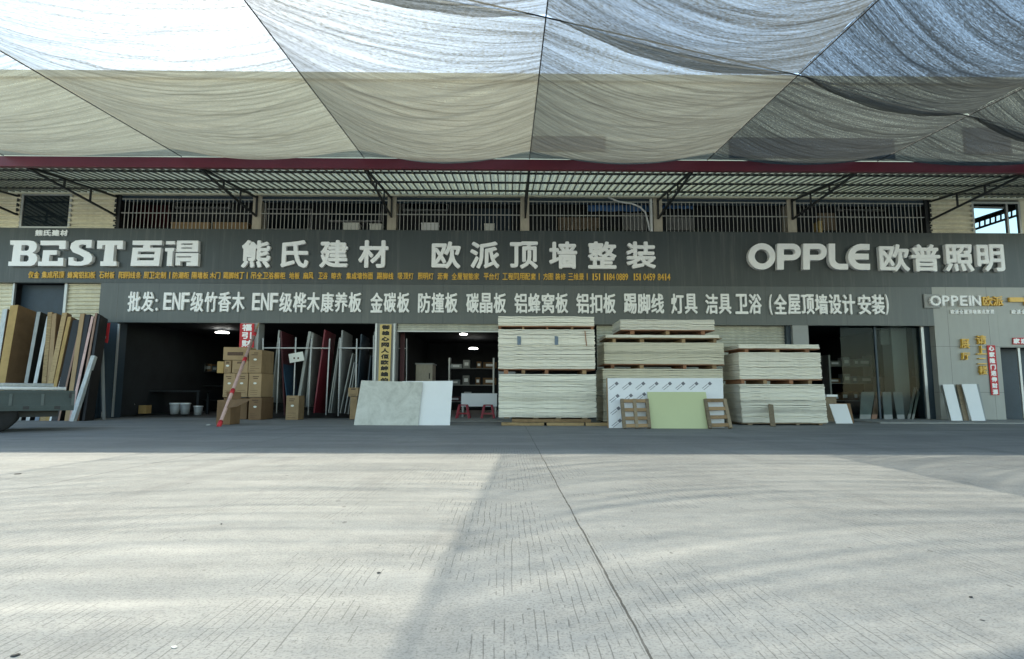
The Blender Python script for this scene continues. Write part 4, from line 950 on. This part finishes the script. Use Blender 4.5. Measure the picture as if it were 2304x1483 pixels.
def wheel(x, y):
    r = .36
    o = MB().lathe((0,0,0), [(r*.62,-.09),(r*.9,-.1),(r,-.07),(r,.07),(r*.9,.1),(r*.62,.09)], 28).build('wheel', M['rubber'], tr, True)
    o.matrix_parent_inverse = parent_world(tr).inverted()
    o.matrix_basis = Matrix.Translation((x, y, r)) @ Matrix.Rotation(rad(90), 4, 'X')
    h = MB().lathe((0,0,0), [(r*.6,-.05),(r*.55,.03),(r*.25,.05),(r*.2,.085),(.02,.085)], 20).build('rim', M['alu'], None, True)
    h.parent = o
    return o
xw = TX1-1.25
for y in (YT+.22, YT+BW-.22): wheel(xw, y); wheel(X0-.95, y)
MB().box(X0-1.75, X0-.06, YT+.05, YT+BW-.05, .42, 1.15).build('cab', M['truck'], tr, bevel=.06)
MB().hexa([(X0-1.6,YT+.08,1.153),(X0-.08,YT+.08,1.153),(X0-.08,YT+BW-.08,1.153),(X0-1.6,YT+BW-.08,1.153),(X0-1.2,YT+.14,1.95),(X0-.1,YT+.14,1.95),(X0-.1,YT+BW-.14,1.95),(X0-1.2,YT+BW-.14,1.95)]).build('cab_glass', M['glass'], tr, bevel=.04)
TA = rad(38); tr.rotation_euler = (0, 0, TA)
def on_truck(t_, y_, z_): return Vector((TX1-t_*math.cos(TA)-y_*math.sin(TA), YT-t_*math.sin(TA)+y_*math.cos(TA), z_))
for k in range(5):
    z = zt1+.050+.070*(k//3); y_ = .06+.079*(k % 3)+.03*(k//3); e_ = .16+.07*k
    tag(MB().tube([on_truck(4.0, y_, z+.012), on_truck(2.0, y_, z+.004), on_truck(e_, y_+.02, z)], .038, 8).build('wrapped_tube', M['wrap'] if k % 2 else M['white'], None, True), 'white film wrapped tube lying on the truck dropside, ' + ['outermost', 'second', 'third', 'upper first', 'upper second'][k] + ' in its bunch', 'tube', 'white tubes on the truck bed')

# ------------------------------------------------------------------ dim shop interiors
def lamp(label, u, v, Y, r, tilt=0):
    c = P(u, v, Y); t = thing('ceiling_lamp', label, 'lamp', c, 'lit lamps inside the shops')
    MB().lathe(c, [(r, 0), (r*.98, .025), (r*.6, .03)], 20).build('diffuser', M['lamp_on'], t)
    MB().lathe(c+Vector((0,0,.032)), [(r*.7, 0), (r*.7, .04)], 16).build('housing', M['alu'], t)
    MB().tube([c+Vector((0,0,.07)), Vector((c.x, c.y, zA+.15))], .008, 5).build('rod', M['darksteel'], t)
lamp('round lit lamp in the carton room', 500, 749, WY+3.2, .24)
lamp('square edged lit lamp high in the stool room', 1043, 753, WY+2.5, .14)
lamp('round lit lamp low in the stool room', 1065, 785, WY+6.5, .2)
lamp('small lit lamp in the stool room behind pipe', 922, 786, WY+6.4, .14)
lamp('small lit lamp over glazed tile room', 2024, 736, WY+1.0, .06)
lamp('oblong lit lamp deep in glazed tile room', 1934, 749, WY+4.5, .22)
lamp('dim lit lamp near pillar in glazed tile room', 1890, 740, WY+3.5, .07)
def bucket(u, v, Y, r, h, label):
    c = P(u, v, Y); c.z = max(c.z, 0); t = thing('bucket', label, 'bucket', c, 'pale buckets in the carton room')
    MB().lathe(c, [(r*.82, 0), (r, h*.94)], 16).build('body', M['bucket'], t, True); MB().lathe(c+Vector((0,0,h*.94+.002)), [(r*1.08, 0), (r*1.08, h*.12), (r*.9, h*.13)], 16).build('lid', M['white'], t)
Yi = WY+1.6
bucket(291, 930, Yi, .15, .3, 'pale bucket standing below the pale sacks'); bucket(393, 932, Yi, .17, .36, 'pale bucket of two, nearer the yellow carton')
bucket(416, 932, Yi, .16, .36, 'pale bucket of two, nearer the cartons')
bucket(445, 934, Yi+.4, .15, .3, 'greenish bucket beside dark shelf')
carton(311, 329, 912, 931, Yi, .3, 'small golden carton on floor of dark first room', 'carton_y', False, dot=False)
tb = thing('work_table', 'dark work table in first open room', 'table', P(340, 935, Yi+.8))
x0, x1 = P(285, 880, Yi+.8).x, P(450, 880, Yi+.8).x; zt = P(340, 878, Yi+.8).z
MB().box(x0, x1, Yi+.8, Yi+1.7, zt-.06, zt).build('top', M['inner'], tb)
for (xx, yy) in ((x0+.1, Yi+.9), (x1-.1, Yi+.9), (x0+.1, Yi+1.6), (x1-.1, Yi+1.6)): MB().box(xx-.04, xx+.04, yy-.04, yy+.04, 0, zt-.063).build('leg', M['inner'], tb)
for (u, v, r, lab) in ((302, 878, .26, 'plump pale sack on the dark work table'), (325, 872, .2, 'smaller knotted sack on the dark work table')):
    c = P(u, v, Yi+1.1); c.z = zt+.005; mb = MB(); mb.lathe(c, [(r*.7, 0), (r, r*.5), (r*.95, r*1.1), (r*.5, r*1.7), (r*.2, r*1.85), (r*.3, r*2.1)], 14)
    o = mb.build('sack', M['glove'], None, True)
    for vtx in o.data.vertices: n_ = noise.noise_vector(vtx.co*4)*.06; vtx.co += n_
    tag(o, lab, 'sack')
sh = thing('shelf_unit', 'dark shelf unit of goods at back of first open room', 'shelf', P(410, 930, WY+6))
x0, x1 = P(290, 900, WY+6).x, P(520, 900, WY+6).x
for z in (.5, 1.1, 1.7): MB().box(x0, x1, WY+6, WY+6.5, z-.03, z).build('shelf', M['inner'], sh)
for xx in (x0, x1): MB().box(xx-.03, xx+.03, WY+6, WY+6.5, 0, 2.1).build('post', M['inner'], sh)
random.seed(3)
for k in range(14):
    z = (.5, 1.1, 1.7)[k % 3]; x = x0+.25+(x1-x0-.5)*((k*5 % 14)/14); h_ = random.uniform(.15, .4); w_ = random.uniform(.12, .25)
    cols = ['plain', 'pale', 'squat', 'slim', 'tall', 'dented', 'dark']
    bx = thing('goods_box', ['squat', 'tall', 'small', 'wide', 'dull', 'narrow', 'plain', 'taped', 'dark', 'stout', 'slim', 'low', 'square', 'upright'][k] + ' box on the ' + ('lowest', 'middle', 'top')[k % 3] + ' shelf of dark unit', 'box', (x, WY+6.05, z), 'boxes on the dark shelf unit')
    MB().box(x-w_, x+w_, WY+6.05, WY+6.4, z+.003, z+h_).build('box', M[random.choice(['grey_board', 'carton_d', 'inner_blue', 'glove'])], bx); MB().box(x-w_*.6, x+w_*.6, WY+6.045, WY+6.049, z+h_*.3, z+h_*.7).build('label', M['bucket'], bx)
p0, p1 = P(340, 752, WY+4), P(367, 806, WY+4)
nb = thing('notice_board', 'grey price list sheet hanging in first open room', 'notice', (p0.x, WY+4, p1.z))
MB().box(p0.x, p1.x, WY+4, WY+4.02, p1.z, p0.z).build('sheet', M['grey_board'], nb)
for k in range(6): z = p1.z+(p0.z-p1.z)*(.12+.15*k); MB().box(p0.x+.08, p1.x-.08, WY+3.995, WY+3.999, z-.015, z+.015).build('print', M['inner'], nb)
def goods_shelf(label, u0, u1, Y, zs, seed, group, where):
    rnd = random.Random(seed); x0, x1 = P(u0, 880, Y).x, P(u1, 880, Y).x
    sh = thing('shelf_unit', label, 'shelf', ((x0+x1)/2, Y, 0))
    for z in zs: MB().box(x0, x1, Y, Y+.5, z-.03, z).build('shelf', M['grey_board'], sh)
    for xx in (x0, x1): MB().box(xx-.03, xx+.03, Y-.002, Y+.502, .03, max(zs)+.4).build('post', M['alu'], sh)
    n = 4; kinds = ['squat', 'tall', 'narrow', 'wide']
    for li, z in enumerate(zs):
        for k in range(n):
            x = x0+(x1-x0)*(k+.5)/n+rnd.uniform(-.08, .08); w_ = (.22, .13, .09, .26)[k]; h_ = (.18, .36, .3, .26)[k]*rnd.uniform(.85, 1.1)
            bx = thing('goods_box', kinds[k]+' box on the '+('lowest', 'middle', 'top')[li]+' shelf '+where, 'box', (x, Y+.05, z), group)
            MB().box(x-w_, x+w_, Y+.05, Y+.4, z+.003, z+h_).build('box', M[rnd.choice(['grey_board', 'carton_d', 'blue_wrap', 'glove', 'bucket', 'maroon'])], bx); MB().box(x-w_*.6, x+w_*.6, Y+.045, Y+.049, z+h_*.3, z+h_*.7).build('label', M['white'], bx)
goods_shelf('grey goods shelf at back of the stool room', 1010, 1110, WY+4.2, (.5, 1.15, 1.8), 5, 'boxes in the stool room', 'in the stool room')
goods_shelf('grey goods shelf behind glass in the tile room', 1870, 1965, WY+3.2, (.6, 1.25, 1.9), 8, 'boxes in the tile room', 'in the tile room')
# stool room
def stool(u, v, label):
    c = P(u, v, WY+.15); c.z = .026; t = thing('stool', label, 'stool', c, 'red plastic stools'); h = .46; a = .15
    MB().box(c.x-a, c.x+a, c.y-a, c.y+a, h-.035, h).build('seat', M['stool'], t, bevel=.015)
    for sx in (-1, 1):
        for sy in (-1, 1): MB().bar((c.x+sx*(a+.05), c.y+sy*(a+.05), .027), (c.x+sx*(a-.03), c.y+sy*(a-.03), h-.037), .07, .05).build('leg', M['stool'], t)
    for sy in (-1, 1): MB().box(c.x-a-.0, c.x+a+.0, c.y+sy*(a+.0)-.012, c.y+sy*(a)+.012, .15, .2).build('stretcher', M['stool'], t)
stool(1042, 936, 'red plastic stool nearer the leaning white panel'); stool(1098, 936, 'red plastic stool nearer first board stack')
p0, p1 = P(1038, 885, WY+.9), P(1118, 915, WY+.9)
tb = thing('display_bench', 'long low white bench behind red stools', 'bench', (p0.x, WY+.9, 0))
MB().box(p0.x, p1.x, WY+.9, WY+.94, p1.z, p0.z).build('front', M['white'], tb); MB().box(p0.x, p1.x, WY+.943, WY+1.5, p0.z-.04, p0.z-.002).build('top', M['white'], tb)
for x in (p0.x+.05, p1.x-.05): MB().box(x-.03, x+.03, WY+.945, WY+1.45, .03, p1.z+.1).build('leg', M['alu'], tb)
p0, p1 = P(936, 820, WY+1.5), P(971, 940, WY+1.5)
cb = thing('cabinet', 'beige cabinet standing in dark stool room', 'cabinet', (p0.x, WY+1.5, 0))
MB().box(p0.x, p1.x, WY+1.5, WY+2.4, .03, p0.z).build('body', M['pillar'], cb); MB().box(p0.x-.03, p1.x+.03, WY+1.46, WY+2.42, p0.z+.003, p0.z+.04).build('top', M['pillar_grey'], cb)
MB().box(p1.x-.12, p1.x-.08, WY+1.492, WY+1.498, p0.z-.5, p0.z-.3).build('handle', M['black'], cb)
pr = thing('pipe_stand', 'thin pipe stand beside cabinet in stool room', 'stand', P(915, 940, WY+.7))
MB().tube([P(915, 762, WY+.7), P(914, 938, WY+.7)], .018, 6).build('post', M['pipe'], pr); MB().tube([P(897, 784, WY+.7), P(915, 784, WY+.7)], .014, 6).build('arm', M['pipe'], pr)
stick('sample_panel', 'tall dark maroon panel beside yellow signboard pillar', 'panel', (906,745), (903,930), 10, M['maroon'], WY+.6, WY+.7, .05, None, False)
MB_2 = P(1006, 745, WY+2)

# ------------------------------------------------------------------ things on the upper balconies
def pot_plant(u, label, seed):
    rnd = random.Random(seed); c = P(u, 519, WY+.6); c.z = zC-.32+.0; t = thing('potted_plant', label, 'plant', c, 'potted plants behind the grilles')
    MB().lathe(c, [(.10, 0), (.14, .26), (.15, .27)], 12).build('pot', M['bucket'], t, True)
    mb = MB()
    for k in range(60):
        a = rnd.uniform(0, 6.28); r = rnd.uniform(0, .2); z = .28+rnd.uniform(.0, .3); p = c+Vector((math.cos(a)*r, math.sin(a)*r, z)); d = Vector((math.cos(a), math.sin(a), rnd.uniform(-.4, .8))).normalized()*.09; s_ = Vector((-math.sin(a), math.cos(a), .2))*.025
        mb.add([p, p+d*.5+s_, p+d, p+d*.5-s_], [(0,1,2,3)])
    mb.build('foliage', M['leaf'], t)
for i, u in enumerate((1322, 1352, 1386, 1406, 1572, 1600, 1660, 1690, 1905, 1935, 1960)):
    pot_plant(u, 'small dark potted plant behind grille, ' + ['first beside wooden hatch', 'second beside wooden hatch', 'bushy one above word for board', 'by blue sheet', 'above round sign start', 'beside plain bay', 'alone in dark bay', 'by end of dark bay', 'beside yellow box', 'between two neighbours in end bay', 'last in end bay'][i], i+3)
for (ua, ub, va, vb, yy, lab) in ((1322, 1462, 450, 476, .7, 'blue plastic sheet hung behind grille beside bent pipe'), (1490, 1560, 450, 470, .8, 'blue plastic sheet hung behind grille past the white pipe')):
    p0, p1 = P(ua, va, WY+yy), P(ub, vb, WY+yy); mb = MB(); n = 16
    vs = [(p0.x+(p1.x-p0.x)*i/n, WY+yy+.05*math.sin(i*1.3), z) for i in range(n+1) for z in (p0.z, p1.z)]
    mb.add(vs, [(2*i, 2*i+1, 2*i+3, 2*i+2) for i in range(n)]); o = mb.build('plastic_sheet', M['tarp_blue']); tag(o, lab, 'sheet')
    sm = o.modifiers.new('thick', 'SOLIDIFY'); sm.thickness = .01
for (ua, ub, va, vb, yy, m, lab) in ((948, 985, 501, 518, .8, 'white', 'white box on balcony ledge above the first gap in lettering'), (772, 806, 501, 518, .8, 'paper', 'pale blue white box on balcony behind grille'), (832, 858, 503, 518, .8, 'paper', 'small pale box on balcony beside pillar'), (1842, 1850, 497, 518, .7, 'yellow_sign', 'narrow yellow box in end bay'), (385, 470, 500, 518, .9, 'carton', 'long brown carton on balcony above BEST lettering'), (480, 555, 500, 518, .9, 'carton', 'second long brown carton on balcony beside pillar'), (1090, 1112, 503, 518, .8, 'paper', 'small white box beside balcony pillar above third character')):
    p0, p1 = P(ua, va, WY+yy), P(ub, vb, WY+yy); t = thing('storage_box', lab, 'box', (p0.x, WY+yy, zC-.32)); 
    MB().box(p0.x, p1.x, WY+yy, WY+yy+.35, zC-.318, p0.z-.05).build('body', M[m], t); MB().box(p0.x-.01, p1.x+.01, WY+yy-.01, WY+yy+.36, p0.z-.047, p0.z).build('lid', M[m], t)
tag(MB().tube([P(1368,444,WY-.1), P(1392,454,WY-.1), P(1420,458,WY-.05), P(1440,466,WY), P(1452,478,WY+.02), P(1458,500,WY+.03), P(1461,519,WY+.04)], .03, 8).build('bent_pipe', M['pipe'], None, True), 'bent pale pipe curving down in front of grille', 'pipe')
tag(MB().box(WX(1463,480), WX(1468,480), WY-.0, WY+.06, zC, zCan-.03).build('downpipe', M['pipe']), 'straight white downpipe beside bent pipe', 'pipe')

# ------------------------------------------------------------------ bits on the yard
def bit(name, u, v, r, m, label, cat, flat=.4, seed=1):
    c = G(u, v); rnd = random.Random(seed); bm = bmesh.new(); bmesh.ops.create_icosphere(bm, subdivisions=2, radius=r)
    for vt in bm.verts: vt.co *= 1+noise.noise(vt.co/r*1.2+Vector((seed, 0, 0)))*.5; vt.co.z *= flat; vt.co.x *= 1.5
    zmin = min(vt.co.z for vt in bm.verts)
    me = bpy.data.meshes.new(name); bm.to_mesh(me); bm.free(); me.materials.append(m)
    o = bpy.data.objects.new(name, me); COL.objects.link(o); o.location = (c.x, c.y, -zmin); o.rotation_euler = (0, 0, rnd.uniform(0, 3)); return tag(o, label, cat)
bit('pebble', 2185, 1345, .006, M['stone'], 'dark pebble lying alone on the pale concrete', 'pebble', .5, 1)
bit('pebble', 2211, 1396, .005, M['stone'], 'small dark flake on concrete below the lone pebble', 'pebble', .2, 2)
bit('pebble', 852, 1290, .006, M['stone'], 'small dark pebble beside edge of the soft shadow', 'pebble', .5, 3)
bit('pebble', 40, 1067, .02, M['stone'], 'dark scrap on bright concrete before truck', 'scrap', .2, 4)
bit('pebble', 498, 1180, .006, M['stone'], 'tiny dark pebble midway across the sunlit yard', 'pebble', .5, 5)
bit('dry_leaf', 392, 1457, .008, M['paper'], 'pale curled leaf on concrete close to the camera', 'leaf', .25, 6)
bit('dry_leaf', 36, 1476, .008, M['stone'], 'dark crumpled leaf on concrete at picture corner', 'leaf', .4, 7)
bit('paper_scrap', 468, 957, .03, M['paper'], 'tiny white paper scrap beside striped pole foot', 'paper', .3, 8)
